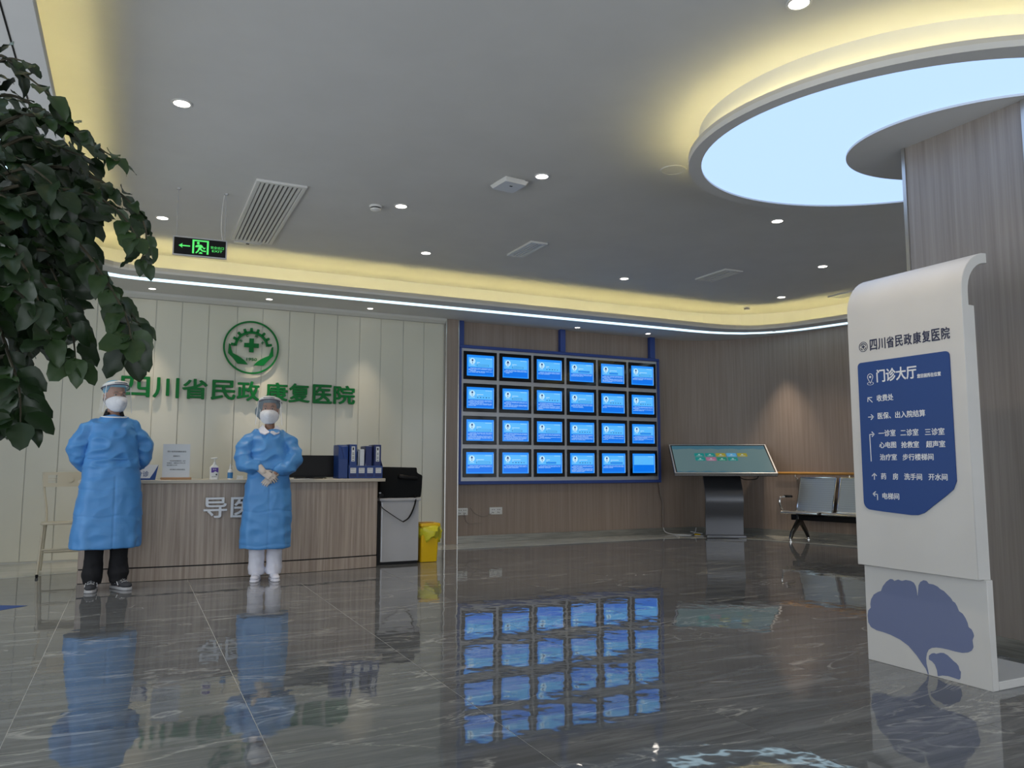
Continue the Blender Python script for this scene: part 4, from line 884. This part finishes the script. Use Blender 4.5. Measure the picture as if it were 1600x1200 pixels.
b = MB(); flatpoly(b, [onlow(*p) for p in LF][::-1], Ml, .0003, .0012)
bm_ = b
LS = [(672, 998), (665, 955), (650, 915), (630, 892), (607, 878), (608, 850), (628, 835), (645, 832), (660, 838), (690, 830), (715, 832), (742, 848), (765, 870), (785, 890), (805, 905), (820, 925), (828, 955), (838, 968), (836, 990), (835, 1015), (825, 1024), (790, 1012), (745, 998), (705, 994), (680, 998)]
b.build('ginkgo_print', M['leafblue'], gs)
b = MB(); flatpoly(b, [onlow(*p) for p in LS][::-1], Ml, .0003, .0012); b.build('ginkgo_print', M['leafblue'], gs)
# blue arrow sticker on the floor at the far left
st_ = MB(); flatpoly(st_, [(-1.15, 6.93), (-.90, 6.86), (-.88, 6.76), (-.66, 6.95), (-.86, 7.06), (-.88, 7.0), (-1.15, 7.02)], Matrix(), .0005, .0008)
tag(st_.build('floor_sticker', M['signblue']), 'blue arrow sticker on the floor left of the man', 'sticker')

# ------------------------------------------------------------------ people
def remeshed(mb, voxel, sm, name, m, parent, fn=None):
    me = bpy.data.meshes.new(name); me.from_pydata([tuple(p) for p in mb.v], [], mb.f)
    bm = bmesh.new(); bm.from_mesh(me); bmesh.ops.recalc_face_normals(bm, faces=bm.faces); bm.to_mesh(me); bm.free()
    o = bpy.data.objects.new(name, me); col.objects.link(o)
    q = o.modifiers.new('r', 'REMESH'); q.mode = 'VOXEL'; q.voxel_size = voxel
    if sm: q = o.modifiers.new('s', 'SMOOTH'); q.iterations = sm; q.factor = .5
    dg = bpy.context.evaluated_depsgraph_get(); dg.update()
    me2 = bpy.data.meshes.new_from_object(o.evaluated_get(dg)); o.modifiers.clear(); o.data = me2
    if fn:
        nr = [v.normal.copy() for v in me2.vertices]
        for v, n3 in zip(me2.vertices, nr): v.co += n3*fn(v.co)
    for p in me2.polygons: p.use_smooth = True
    me2.materials.clear(); me2.materials.append(m)
    o.parent = parent; return o
def hand(mb, w_, d, nrm, side, curl=(.35, .4, .42, .45), sc_=1.0, spread=.06):
    """w_: wrist, d: direction of the fingers, nrm: back of the hand, side: +1 thumb on cross(d,nrm) side"""
    d = Vector(d).normalized(); nrm = Vector(nrm); nrm = (nrm-d*nrm.dot(d)).normalized(); x = d.cross(nrm).normalized()*side
    w_ = Vector(w_); k = sc_
    for t_, a in ((-.026, 0), (-.009, 1), (.009, 2), (.026, 3)): mb.cap(w_+d*.008*k+x*t_*.7*k, w_+d*.082*k+x*t_*k, .0155*k, .0125*k, 10)
    for i, (off, L, r_) in enumerate(((.028, .068, .0085), (.0095, .078, .0088), (-.009, .072, .0084), (-.027, .056, .0076))):
        p = w_+d*.084*k+x*off*k; a = 0; dd = (d+x*off/.028*spread).normalized()
        for j, f in enumerate((.45, .31, .24)):
            a += curl[i]*(.7 if j == 0 else 1.0); v = dd*c_(a)-nrm*s_(a); q = p+v*L*f*k; mb.cap(p, q, r_*k*(1-.06*j), r_*k*(.94-.08*j), 8); p = q
    p = w_+d*.022*k+x*.030*k-nrm*.006*k; v = (d*.62+x*.68-nrm*.32).normalized(); q = p+v*.040*k; mb.cap(p, q, .0145*k, .0110*k, 8)
    v2 = (d*.86+x*.30-nrm*.42).normalized(); q2 = q+v2*.030*k; mb.cap(q, q2, .0108*k, .0098*k, 8); q3 = q2+(v2-nrm*.25).normalized()*.024*k; mb.cap(q2, q3, .0096*k, .0082*k, 8)
    return mb

def person(label, loc, rz, H, male):
    P_ = thing('person', label, 'person', loc, rz)
    k = H/1.72; sh = .165 if male else .150
    hz = 1.49*k                                            # chin level
    # head frame: origin at the chin centre, turned on the neck
    turn, tilt = (.28, .06) if male else (-.10, .03)
    HM = Matrix.Translation((0 if male else -.005, .01, hz)) @ Matrix.Rotation(turn, 4, 'Z') @ Matrix.Rotation(tilt, 4, 'X')
    hs = 1.07 if male else 1.04
    HM = HM @ Matrix.Scale(hs, 4)
    b = MB()
    # legs and pelvis
    hipx = .085; fx = .10 if male else .075
    for s in (-1, 1):
        b.cap((s*hipx, .01, .86*k), (s*.092 if male else s*.078, .0, .48*k), .082, .056, 14); b.cap((s*.092 if male else s*.078, 0, .48*k), (s*fx, .02, .09), .054, .036, 14)
        b.cap((s*fx, .02, .050), (s*fx, -.06, .040), .028, .020, 12)
    b.ball((0, .01, .93*k), (.155, .105, .12)); b.ball((0, .0, 1.10*k), (.135, .095, .17)); b.ball((0, .0, 1.28*k), (.165, .105, .15))
    b.cap((-sh*.8, .0, 1.35*k), (sh*.8, 0, 1.35*k), .045, .045, 12)
    b.cap((0, .015, 1.36*k), (0, .012, hz+.05), .060 if male else .050, .052 if male else .044, 14)
    # arms
    if male: A = {s: ((s*sh, .01, 1.375*k), (s*.235, .035, 1.12*k), (s*.07, .175, 1.00*k)) for s in (-1, 1)}
    else: A = {s: ((s*sh, 0, 1.375*k), (s*.218, -.03, 1.135*k), (s*.062, -.165, (1.035 if s < 0 else 1.005)*k)) for s in (-1, 1)}
    for s in (-1, 1):
        a0, a1, a2 = A[s]; a0 = (a0[0]*.95, a0[1], a0[2]-.03); b.cap(a0, a1, .036, .032, 12); b.cap(a1, a2, .032, .024, 12)
    if male:
        hand(b, (-.07, .175, 1.0*k), (.9, .12, -.35), (0, 1, .1), 1, (.5, .5, .5, .5)); hand(b, (.07, .19, 1.0*k), (-.9, .12, -.40), (0, 1, .1), -1, (.5, .5, .5, .5))
    # head
    h = MB()
    h.ball((0, .018, .145), (.074, .092, .088), 20, 14); h.ball((0, -.008, .105), (.066, .078, .075), 20, 14)
    h.ball((0, -.030, .045), (.046, .050, .044), 16, 10); h.ball((0, -.012, .065), (.058, .062, .055), 16, 10)
    h.cap((0, -.083, .118), (0, -.104, .086), .008, .013, 8); h.cap((-.011, -.092, .083), (.011, -.092, .083), .009, .009, 8)
    for s in (-1, 1):
        h.cap((s*.014, -.082, .138), (s*.045, -.070, .140), .010, .009, 8); h.ball((s*.034, -.066, .095), (.022, .020, .022))
        n0 = len(h.v); h.ball((s*.075, .012, .100), (.010, .020, .032), 10, 8); h.ball((s*.080, .022, .112), (.006, .014, .018), 10, 8)
    h.cap((-.018, -.078, .054), (.018, -.078, .054), .007, .007, 8); h.cap((-.015, -.076, .044), (.015, -.076, .044), .0075, .0075, 8)
    h.move(HM); b.add(h.v, h.f)
    remeshed(b, .0065, 3, 'body', M['skin'], P_)
    def hb(mb, nm, m, **kw): mb.move(HM); o = mb.build(nm, m, P_, local=True, **kw); return o
    for s in (-1, 1):
        hb(MB().ball((s*.031, -.0735, .121), (.0125, .0095, .0052), 14, 10), 'eye', M['eye'], smooth=True)
        hb(MB().ball((s*.031, -.0808, .121), (.0060, .0035, .0050), 12, 8), 'iris', M['hair'], smooth=True)
        hb(MB().tube([(s*.016, -.090, .141), (s*.031, -.089, .146), (s*.047, -.078, .142)], [.003, .0036, .002], 6, flat=.8), 'eyebrow', M['hair'], smooth=True)
    # mask: beaked respirator over nose, mouth and chin
    rows = []; nA = 24
    for (z, ra, dp, pt) in ((-.014, 20, .072, .004), (-.004, 42, .078, .010), (.012, 62, .086, .018), (.034, 76, .094, .028), (.058, 80, .101, .034), (.074, 78, .104, .032), (.090, 62, .102, .022), (.102, 42, .098, .012), (.110, 24, .096, .004)):
        row = []
        for j in range(nA+1):
            a = R(-ra+2*ra*j/nA); t_ = abs(j/nA-.5)*2
            wx = .070+.012*min(1, z/.05) ; rr_ = pt*(1-t_)**1.0
            row.append(V(wx*s_(a), -.0+(-dp)*c_(a)-rr_+.002, z+.0*t_))
        rows.append(row)
    mk = MB(); n1 = nA+1
    vs = [q for r_ in rows for q in r_]; fs = [[i*n1+j, i*n1+j+1, (i+1)*n1+j+1, (i+1)*n1+j] for i in range(len(rows)-1) for j in range(nA)]
    mk.add(vs, fs); o = hb(mk, 'face_mask', M['mask'], smooth=True); q = o.modifiers.new('s', 'SOLIDIFY'); q.thickness = .003
    sp = MB()
    for s in (-1, 1):
        sp.tube([(s*.079, -.020, .088), (s*.083, .008, .128)], .0016, 6); sp.tube([(s*.076, -.020, .025), (s*.083, .014, .070)], .0016, 6)
    hb(sp, 'mask_strap', M['letter'])
    # cap or hair cover
    if male:
        cp = MB(); cp.ball((0, .028, .170), (.085, .101, .074), 28, 16)
        cp.v = [p if p.z > (.185 if p.y < -.02 else .118) else V(p.x*.99, p.y*.99, .185 if p.y < -.02 else .118) for p in cp.v]
        hb(cp, 'surgical_cap', M['cap_blue'], smooth=True)
        hb(MB().ball((0, .050, .085), (.071, .066, .060), 20, 12), 'hair', M['hair'], smooth=True)
    else:
        cp = MB(); n0 = 0
        cp.ball((-.008, .036, .165), (.100, .108, .082), 36, 20); cp.ball((-.048, .060, .100), (.082, .070, .078), 24, 14)
        for i, p in enumerate(cp.v):
            f = 1+.035*noise.noise(p*38)+.02*s_(math.atan2(p.y, p.x)*16)
            q = V(-.006, .04, .15)+(p-V(-.006, .04, .15))*f
            if q.y < -.035 and q.z < .176: q.z = .176
            cp.v[i] = q
        hb(cp, 'bouffant_cap', M['cap'], smooth=True)
    # visor: clear curved sheet hung from a foam band
    def band_(mb, z0, z1, r0, r1, a0, a1, cyy=.012, thick=.0, n=36, rake=0):
        rows = [[V(r*s_(R(a0+(a1-a0)*j/n)), cyy-r*1.08*c_(R(a0+(a1-a0)*j/n)), z+rake*c_(R(a0+(a1-a0)*j/n))) for j in range(n+1)] for z, r in ((z0, r0), (z1, r1))]
        return mb.add([q for r_ in rows for q in r_], [[j, j+1, n+2+j, n+1+j] for j in range(n)])
    zb = .192
    o = hb(band_(MB(), zb-.016, zb+.010, .098, .095, -105, 105, rake=.034), 'foam_band', M['plastic_white'], smooth=True); q = o.modifiers.new('s', 'SOLIDIFY'); q.thickness = .012
    o = hb(band_(MB(), zb-.024, zb-.015, .107, .107, -100, 100, rake=.034), 'band_edge', M['ink'], smooth=True); q = o.modifiers.new('s', 'SOLIDIFY'); q.thickness = .002
    o = hb(band_(MB(), zb-.016, zb+.000, .098, .095, 100, 260, rake=.034), 'elastic_strap', M['ink'], smooth=True); q = o.modifiers.new('s', 'SOLIDIFY'); q.thickness = .002
    o = hb(band_(MB(), -.034, zb-.012, .130, .108, -80, 80, n=30, rake=.030), 'visor', M['shield'], smooth=True)
    ed = MB()
    for s in (-1, 1):
        pts = [(s*r*s_(R(60)), .012-r*1.08*c_(R(60)), z) for z, r in ((-.020, .1305), (zb+.0, .1085))]; hb(MB().tube(pts, .0024, 6), 'visor_glint', M['letter'])  # white tubes standing in for the reflection streaks down the visor's sides
    pr = MB()
    for j in range(9):
        a = R(-26+6.2*j); p = V(.1045*s_(a), .012-.1045*1.08*c_(a), zb-.003+.034*c_(a)); pr.ball(p, (.0042, .0015, .0045), 6, 4)
    hb(pr, 'band_print', M['ink'])
    # shirt collar
    if male:
        c2 = MB()
        ag = [R(-50+280*q/24) for q in range(25)]; lo_ = [V(.088*c_(a), .010+.080*s_(a), 1.425*k) for a in ag]; hi_ = [V(.070*c_(a), .016+.066*s_(a), (1.468+.030*max(0, s_(a)+.45))*k) for a in ag]
        c2.add(lo_+hi_, [[q, q+1, 26+q, 25+q] for q in range(24)]); oo = c2.build('collar', M['dark'], P_, local=True, smooth=True); qq = oo.modifiers.new('s', 'SOLIDIFY'); qq.thickness = .010
        nb = MB(); nb.tube([(.100*c_(a*.2618), -.012+.104*s_(a*.2618), 1.430*k+.008*s_(a*.2618)) for a in range(24)], .0065, 8, closed=True); nb.build('neck_binding', M['letter'], P_, local=True, smooth=True)
    else:
        for s in (-1, 1):
            c2 = MB(); 
            F_ = [V(s*.003, -.116, 1.396*k), V(s*.040, -.132, 1.374*k), V(s*.082, -.112, 1.390*k), V(s*.100, -.040, 1.425*k), V(s*.064, .030, 1.470*k), V(s*.056, -.034, 1.458*k), V(s*.034, -.084, 1.428*k)]
            c2.add(F_+[p+V(0, .006, -.010) for p in F_], [list(range(7)), list(range(13, 6, -1))]+[[i, (i+1) % 7, 7+(i+1) % 7, 7+i] for i in range(7)]); c2.build('collar', M['trouser_white'], P_, local=True, smooth=True)
    # trousers
    tm_ = M['trouser_black'] if male else M['trouser_white']
    b = MB(); b.ball((0, .01, .90*k), (.17, .12, .12))
    for s in (-1, 1):
        fxx = s*fx; rings = []
        for z, r_, dx, dy in ((.80*k, .092, 0, 0), (.60*k, .078, 0, 0), (.40*k, .073, 0, 0), (.28, .072, 0, .005), (.19, .075 if male else .068, 0, .005), (.14, .085 if male else .070, s*.004, 0), (.10, .076 if male else .072, 0, .0), (.066, .070, 0, .0), (.052, .064, 0, .0)):
            x_ = s*hipx+(fxx-s*hipx)*(1-min(1, z/(.8*k)))
            rings.append([V(x_+dx+r_*c_(q*math.pi/12)*(1+.04*s_(3*q+z*40)), .012+dy+r_*1.05*s_(q*math.pi/12)*(1+.04*s_(2*q+z*30)), z) for q in range(24)])
        b.loft(rings)
    remeshed(b, .009, 2, 'trousers', tm_, P_, lambda p: .006*noise.noise(V(p.x*14, p.y*14, p.z*(22 if p.z < .25 else 7))))
    # shoes
    for s in (-1, 1):
        ang = (.30*s+.10) if male else .16*s
        SM = Matrix.Translation((s*fx, .0, 0)) @ Matrix.Rotation(ang, 4, 'Z') @ Matrix.Scale(1.0 if male else .88, 4)
        b = MB(); b.ball((0, .035, .055), (.040, .055, .052), 16, 10); b.ball((0, -.055, .048), (.046, .060, .034), 16, 10); b.ball((0, -.120, .040), (.043, .055, .028), 16, 10); b.cap((0, .02, .06), (0, -.06, .055), .040, .034)
        b.move(SM); sh_ = remeshed(b, .005, 3, 'shoe', M['shoe_grey'] if male else M['trouser_white'], P_)
        b = MB(); ol = [(0, .088), (.030, .078), (.040, .040), (.036, -.02), (.044, -.09), (.040, -.14), (.022, -.168), (0, -.174), (-.022, -.168), (-.040, -.14), (-.044, -.09), (-.036, -.02), (-.040, .040), (-.030, .078)]
        b.prism(ol, lambda p, q: V(p*1.06, q*1.02, .001), lambda p, q: V(p*1.04, q, .024)); b.move(SM); so = b.build('sole', M['sole'] if male else M['trouser_white'], None, bevel=.004); so.parent = sh_
        if male:
            b = MB()
            for q in range(3): b.tube([(-.026, -.055-.02*q, .080-.008*q), (0, -.060-.02*q, .088-.009*q), (.026, -.055-.02*q, .080-.008*q)], .003, 6)
            for e_ in (-1, 1): b.tube([(e_*.043, -.02, .050), (e_*.040, -.045, .066), (e_*.046, -.075, .040)], .0035, 6)
            b.move(SM); lc = b.build('laces', M['letter'], None); lc.parent = sh_
    # gown: body and sleeves in one cloth
    b = MB(); rings = []
    if male: prof = ((.35, .272, .205, -.02), (.45, .270, .203, -.018), (.62, .258, .195, -.01), (.80, .242, .185, 0), (.95, .222, .172, 0), (1.03, .205, .158, 0), (1.075, .196, .150, 0), (1.10, .196, .152, 0), (1.17, .190, .152, 0), (1.28, .182, .142, 0), (1.34, .176, .126, 0), (1.382, .148, .108, 0), (1.412, .124, .100, 0), (1.430, .102, .088, 0))
    else: prof = ((.30, .222, .175, -.012), (.42, .222, .172, -.01), (.60, .216, .166, 0), (.78, .208, .160, 0), (.90, .198, .152, 0), (.99, .186, .140, 0), (1.03, .180, .134, 0), (1.08, .178, .150, 0), (1.17, .160, .148, 0), (1.27, .152, .132, 0), (1.33, .148, .115, 0), (1.365, .132, .102, 0), (1.392, .112, .092, 0), (1.405, .094, .084, 0))
    sc3 = k
    NR = 64
    for z, rx, ry, cx in prof:
        rg = []
        for q in range(NR):
            a = 2*math.pi*q/NR; ca, sa = c_(a), s_(a); e_ = .78
            x_ = rx*math.copysign(abs(ca)**e_, ca); y_ = ry*math.copysign(abs(sa)**e_, sa)
            f = max(0, (1.0-z))*.055
            fold = 1+f*(.6*s_(5*a+.8+z*1.2)+.5*s_(9*a+2+z*2)+.3*s_(14*a+z*3))
            rg.append(V(cx+x_*fold, .0+y_*fold, z*sc3 if z > .5 else z*(.5*(1+sc3))))
        rings.append(rg)
    b.loft(rings)
    for s in (-1, 1):
        a0, a1, a2 = [Vector(p) for p in A[s]]
        if male:
            pts = smoothpath([V(s*.095, .0, 1.378*k), V(s*.168, .005, 1.325*k), V(s*.228, .02, 1.24*k), V(s*.256, .035, 1.135*k), V(s*.215, .095, 1.045*k), V(s*.12, .155, 1.0*k), a2], 4); n5 = len(pts)
            rs = [.056+.022*min(1, i/(n5*.35)) if i < n5*.55 else .078-.040*(i/(n5-1)-.55)/.45 for i in range(n5)]
        else:
            pts = smoothpath([V(s*.080, .0, 1.368*k), V(s*.145, .0, 1.325*k), V(s*.200, -.01, 1.25*k), V(s*.222, -.040, 1.155*k), V(s*.178, -.110, 1.065*k), V(s*.105, -.145, a2.z+.03), a2-(a2-a1).normalized()*.022], 4); n5 = len(pts)
            rs = [.052+.021*min(1, i/(n5*.3)) if i < n5*.60 else .073-.042*((i/(n5-1)-.60)/.40)**1.2 for i in range(n5)]
        b.tube(pts, [r_*(1+.05*s_(i*1.9+s)) for i, r_ in enumerate(rs)], 20)
    def wr(p):
        z = p.z; u = noise.noise(V(p.x*9+3, p.y*9, z*13+1.5)); t_ = noise.noise(V(p.x*5-z*7, p.y*5, z*6+p.x*6))
        ridge = (1-abs(t_)*2.6); amp = .006 if z < .95*k else .013
        d = amp*u+(.020 if z > 1.0*k else .006)*max(ridge, -.4)*.8
        d -= .006*math.exp(-((p.x-.015)/.006)**2)*(1 if z < .95 and p.y < 0 else 0)
        for zc_ in ((.62, .84) if male else (.63, .33)): d -= .004*math.exp(-((z-zc_-.02*noise.noise(V(p.x*6, 0, 0)))/.006)**2)
        return d
    remeshed(b, .0085, 2, 'gown', M['gown'], P_, wr)
    # waist tie
    zt_ = (1.078 if male else 1.035)*k; rx, ry = (.200, .155) if male else (.186, .141)
    t2 = MB(); t2.tube([V(rx*math.copysign(abs(c_(a))**.78, c_(a)), ry*math.copysign(abs(s_(a))**.78, s_(a)), zt_-.008*c_(a)) for a in [q*math.pi/20 for q in range(40)]], .008, 8, closed=True); t2.build('waist_tie', M['gown'], P_, local=True, smooth=True)
    if not male:
        # gloved hands folded one over the other before the body
        a2l, a2r = Vector(A[-1][2]), Vector(A[1][2])
        b = MB(); hand(b, a2l+V(.012, -.012, -.014), (.74, -.20, -.52), (.22, -.90, .30), -1, (.30, .34, .36, .40), .98); b.cap(a2l+V(-.040, .030, .045), a2l+V(.015, -.012, -.016), .042, .031, 12); remeshed(b, .0035, 2, 'glove', M['glove'], P_)
        b = MB(); hand(b, a2r+V(-.010, .016, -.016), (-.72, -.12, -.66), (-.20, -.92, .30), 1, (.30, .34, .38, .42), .98); b.cap(a2r+V(.040, .030, .045), a2r+V(-.012, .010, -.018), .042, .031, 12); remeshed(b, .0035, 2, 'glove', M['glove'], P_)
    return P_
person('man in blue gown, black trousers, mask and clear visor, arms behind back', (-.165, 7.56, 0), .14, 1.755, True)
person('woman in blue gown, white trousers, mask and clear visor, gloved hands crossed', (1.135, 7.55, 0), -.13, 1.665, False)

# ------------------------------------------------------------------ foreground plant
PL = thing('potted_tree', 'tall leafy dark green indoor tree reaching in from the left foreground', 'plant', (-1.05, 1.75, 0))
MB().lathe([(.001, 0), (.17, 0), (.21, .38), (.225, .40), (.19, .40), (.18, .34), (.001, .34)], (-1.05, 1.75, 0), 32).build('pot', M['white'], PL, smooth=True)
MB().lathe([(.001, .30), (.185, .345), (.001, .352)], (-1.05, 1.75, 0), 24).build('soil', M['bark'], PL)
MB().tube(smoothpath([(-1.05, 1.75, .33), (-1.04, 1.76, .8), (-1.00, 1.74, 1.25), (-.93, 1.78, 1.6), (-.86, 1.8, 1.85)], 6), [.028-.0006*i for i in range(25)], 10).build('trunk', M['bark'], PL, smooth=True)
def leafmesh(k):
    rr = random.Random(k); L = 1.0; n6 = 7; vs = []; fs = []
    wdt = (.37, .34, .40, .31)[k]; bend = (.22, .38, .12, .5)[k]; fold = (.10, .14, .06, .10)[k]
    for i in range(n6+1):
        t_ = i/n6; w2 = wdt*math.sin(math.pi*min(1, t_**.80*1.02))**.75*(1-.15*t_) if 0 < i < n6 else (.012 if i == 0 else .0)
        if i == n6-1: w2 = wdt*.50
        z = -bend*t_*t_; y = t_*(1-.25*bend*t_)
        vs += [(-w2, y, z+fold*w2/wdt-.04*s_(i*2+k)), (-w2*.5, y, z+fold*.35*w2/wdt), (0, y, z), (w2*.5, y, z+fold*.35*w2/wdt), (w2, y, z+fold*w2/wdt+.04*s_(i*2.3+k))]
    for i in range(n6):
        for j in range(4): fs.append([i*5+j, i*5+j+1, (i+1)*5+j+1, (i+1)*5+j])
    vs.append((0, -.16, .03)); fs.append([len(vs)-1, 1, 2]); fs.append([len(vs)-1, 2, 3])
    me = bpy.data.meshes.new('leaf'); me.from_pydata(vs, [], fs)
    for p in me.polygons: p.use_smooth = True
    me.materials.append(M['leaf']); return me
LM = [leafmesh(k) for k in range(4)]; LN = [m_.copy() for m_ in LM]
for m_ in LN: m_.materials[0] = M['leaf_new']
nleaf = 0
ra = random.Random(11)
fol = MB()
def putleaf(p, d, up, size, new=False, stuff=False):
    """d: direction base->tip, up: upper face"""
    global nleaf
    d = Vector(d).normalized(); up = Vector(up); up = (up-d*up.dot(d)).normalized(); x = d.cross(up)
    k = ra.randrange(4)
    if stuff or nleaf >= 298:
        m_ = Matrix(((x.x, d.x, up.x, p[0]), (x.y, d.y, up.y, p[1]), (x.z, d.z, up.z, p[2]), (0, 0, 0, 1))) @ Matrix.Scale(size, 4)
        fol.add([m_ @ v.co for v in LM[k].vertices], [list(q.vertices) for q in LM[k].polygons]); return
    o = bpy.data.objects.new('leaf', (LN if new else LM)[k]); col.objects.link(o); o.parent = PL
    sz = size; o.matrix_parent_inverse = Matrix.Translation((1.05, -1.75, 0))
    o.matrix_world = Matrix.Identity(4)
    m_ = Matrix(((x.x, d.x, up.x, p[0]), (x.y, d.y, up.y, p[1]), (x.z, d.z, up.z, p[2]), (0, 0, 0, 1))) @ Matrix.Scale(sz, 4)
    o.matrix_basis = m_
    nleaf += 1
stems = MB()
def spray(pix, Y0, Y1, n, s0, s1, droop=.5, end=True):
    """a branch through the given sight points, from depth Y0 to Y1, leaves alternating along it"""
    pts = smoothpath([at(px, py, Y0+(Y1-Y0)*i/(len(pix)-1)) for i, (px, py) in enumerate(pix)], 8)
    stems.tube(pts, [max(.0012, .0042*(1-.75*i/len(pts))) for i in range(len(pts))], 6)
    for i in range(n):
        u = (i+.5)/n*(len(pts)-1); j = min(int(u), len(pts)-2); p = pts[j].lerp(pts[j+1], u-j); t_ = (pts[j+1]-pts[j]).normalized()
        sd = t_.cross(V(0, 0, 1)); sd = sd.normalized() if sd.length > .1 else V(1, 0, 0)
        sd = (sd*ra.uniform(.4, 1)+V(0, 0, ra.uniform(-.2, .6))).normalized()*(1 if i % 2 else -1)
        d = t_*ra.uniform(.5, 1.1)+sd*ra.uniform(.4, 1.1)+V(0, 0, -droop*ra.uniform(-.1, 1.1))
        up = V(ra.uniform(-.5, .5), ra.uniform(-1.0, -.1), ra.uniform(.3, 1.1))
        sz = s0+(s1-s0)*(i/n); putleaf(p+d.normalized()*.012, d, up, sz*ra.uniform(.85, 1.15), False)
    if end: putleaf(pts[-1], (pts[-1]-pts[-4])+V(0, 0, -.3*droop*(pts[-1]-pts[-4]).length), (0, -.6, .7), s1)
def B(pix, Y0, Y1, n, s0, s1, droop=.5): spray(pix, Y0, Y1, int(n*1.5), min(s0*.8, .054), min(s1*.82, .054), droop)
B([(-70, 190), (-30, 120), (10, 92), (48, 100)], 1.75, 1.6, 8, .050, .035)
B([(-60, 200), (-10, 90), (40, 118), (80, 150)], 1.7, 1.6, 6, .065, .070, .3)
B([(-70, 210), (0, 150), (60, 168), (100, 195)], 1.75, 1.65, 10, .070, .060, .4)
B([(-60, 230), (20, 185), (70, 182), (110, 195), (150, 228), (182, 248)], 1.7, 1.55, 20, .055, .044, .35)
B([(-50, 260), (40, 215), (90, 230), (140, 248)], 1.72, 1.6, 12, .065, .052, .5)
B([(-60, 300), (30, 265), (100, 262), (160, 285), (205, 318), (228, 360), (222, 405)], 1.75, 1.55, 26, .060, .042, .45)
B([(-50, 330), (60, 300), (130, 300), (185, 330), (215, 372)], 1.65, 1.5, 16, .062, .046, .5)
B([(-60, 360), (40, 345), (110, 370), (160, 430), (195, 490), (205, 530)], 1.7, 1.45, 20, .085, .078, .6)
B([(-60, 400), (60, 390), (130, 410), (190, 470), (215, 505)], 1.8, 1.6, 16, .085, .070, .6)
B([(-60, 420), (30, 410), (80, 460), (110, 510), (118, 560)], 1.7, 1.5, 18, .085, .070, .7)
B([(-60, 380), (20, 350), (80, 420), (100, 480)], 1.9, 1.7, 14, .085, .078, .5)
B([(-60, 460), (10, 450), (50, 480), (80, 530)], 1.65, 1.5, 12, .080, .074, .6)
B([(-60, 480), (-10, 500), (15, 560), (30, 610), (32, 660)], 1.7, 1.5, 20, .070, .068, .7)
B([(-60, 560), (-20, 580), (5, 610), (10, 650)], 1.8, 1.65, 10, .065, .055, .6)
B([(-60, 300), (-10, 300), (40, 330), (90, 350)], 1.6, 1.5, 14, .080, .076, .4)
B([(-60, 250), (0, 240), (50, 262), (95, 300)], 1.62, 1.52, 12, .075, .070, .4)
B([(-70, 340), (0, 370), (40, 420), (60, 470)], 1.55, 1.45, 12, .085, .078, .5)
B([(-70, 280), (-20, 330), (20, 390), (30, 450)], 1.85, 1.75, 12, .090, .085, .5)
putleaf(at(196, 545, 1.5), (-.6, 0, -.9), (-.3, -.9, .3), .062); putleaf(at(201, 543, 1.5), (.45, 0, -1), (.3, -.95, .2), .066); putleaf(at(125, 502, 1.5), (.12, 0, -1), (-.6, -.8, .2), .048)
stems.tube(smoothpath([at(186, 505, 1.5), at(196, 530, 1.5), at(199, 546, 1.5)], 4), .0016, 6)
for i in range(420):
    px = ra.uniform(-40, 135); py = ra.uniform(170, 520)
    if px > 20+(py-150)*.9 or px > 150-(py-380)*.45 or (px > 55 and py < 215): continue
    putleaf(at(px, py, ra.uniform(1.75, 2.1)), (ra.uniform(-.5, 1.2), ra.uniform(-.5, .2), ra.uniform(-.9, .3)), (ra.uniform(-.5, .5), -1, ra.uniform(.1, .9)), ra.uniform(.055, .075), stuff=True)
for i in range(50):
    px = ra.uniform(-40, 30); py = ra.uniform(520, 670)
    putleaf(at(px, py, ra.uniform(1.75, 1.9)), (ra.uniform(-.5, .8), 0, ra.uniform(-1, .2)), (ra.uniform(-.5, .5), -1, ra.uniform(.1, .9)), ra.uniform(.05, .065), stuff=True)
tag(fol.build('foliage', M['leaf'], PL, smooth=True), kind='stuff')
putleaf(at(2, 430, 1.6), (.3, 0, .8), (0, -1, .3), .03, True)
stems.build('branches', M['bark'], PL, smooth=True)
# boughs that carry the sprays to the trunk
bo = MB()
for (px, py, Y), z in (((-70, 200, 1.73), 1.6), ((-60, 300, 1.75), 1.55), ((-60, 400, 1.78), 1.45), ((-60, 560, 1.78), 1.30)):
    q = at(px, py, Y); bo.tube(smoothpath([V(-.98, 1.75, z-.1), V(-.75, 1.77, (z+q.z)/2+.02), q+V(-.02, 0, 0), at(px+90, py-10, Y-.03)], 5), [.012-.0006*i for i in range(16)], 8)
bo.build('bough', M['bark'], PL, smooth=True)
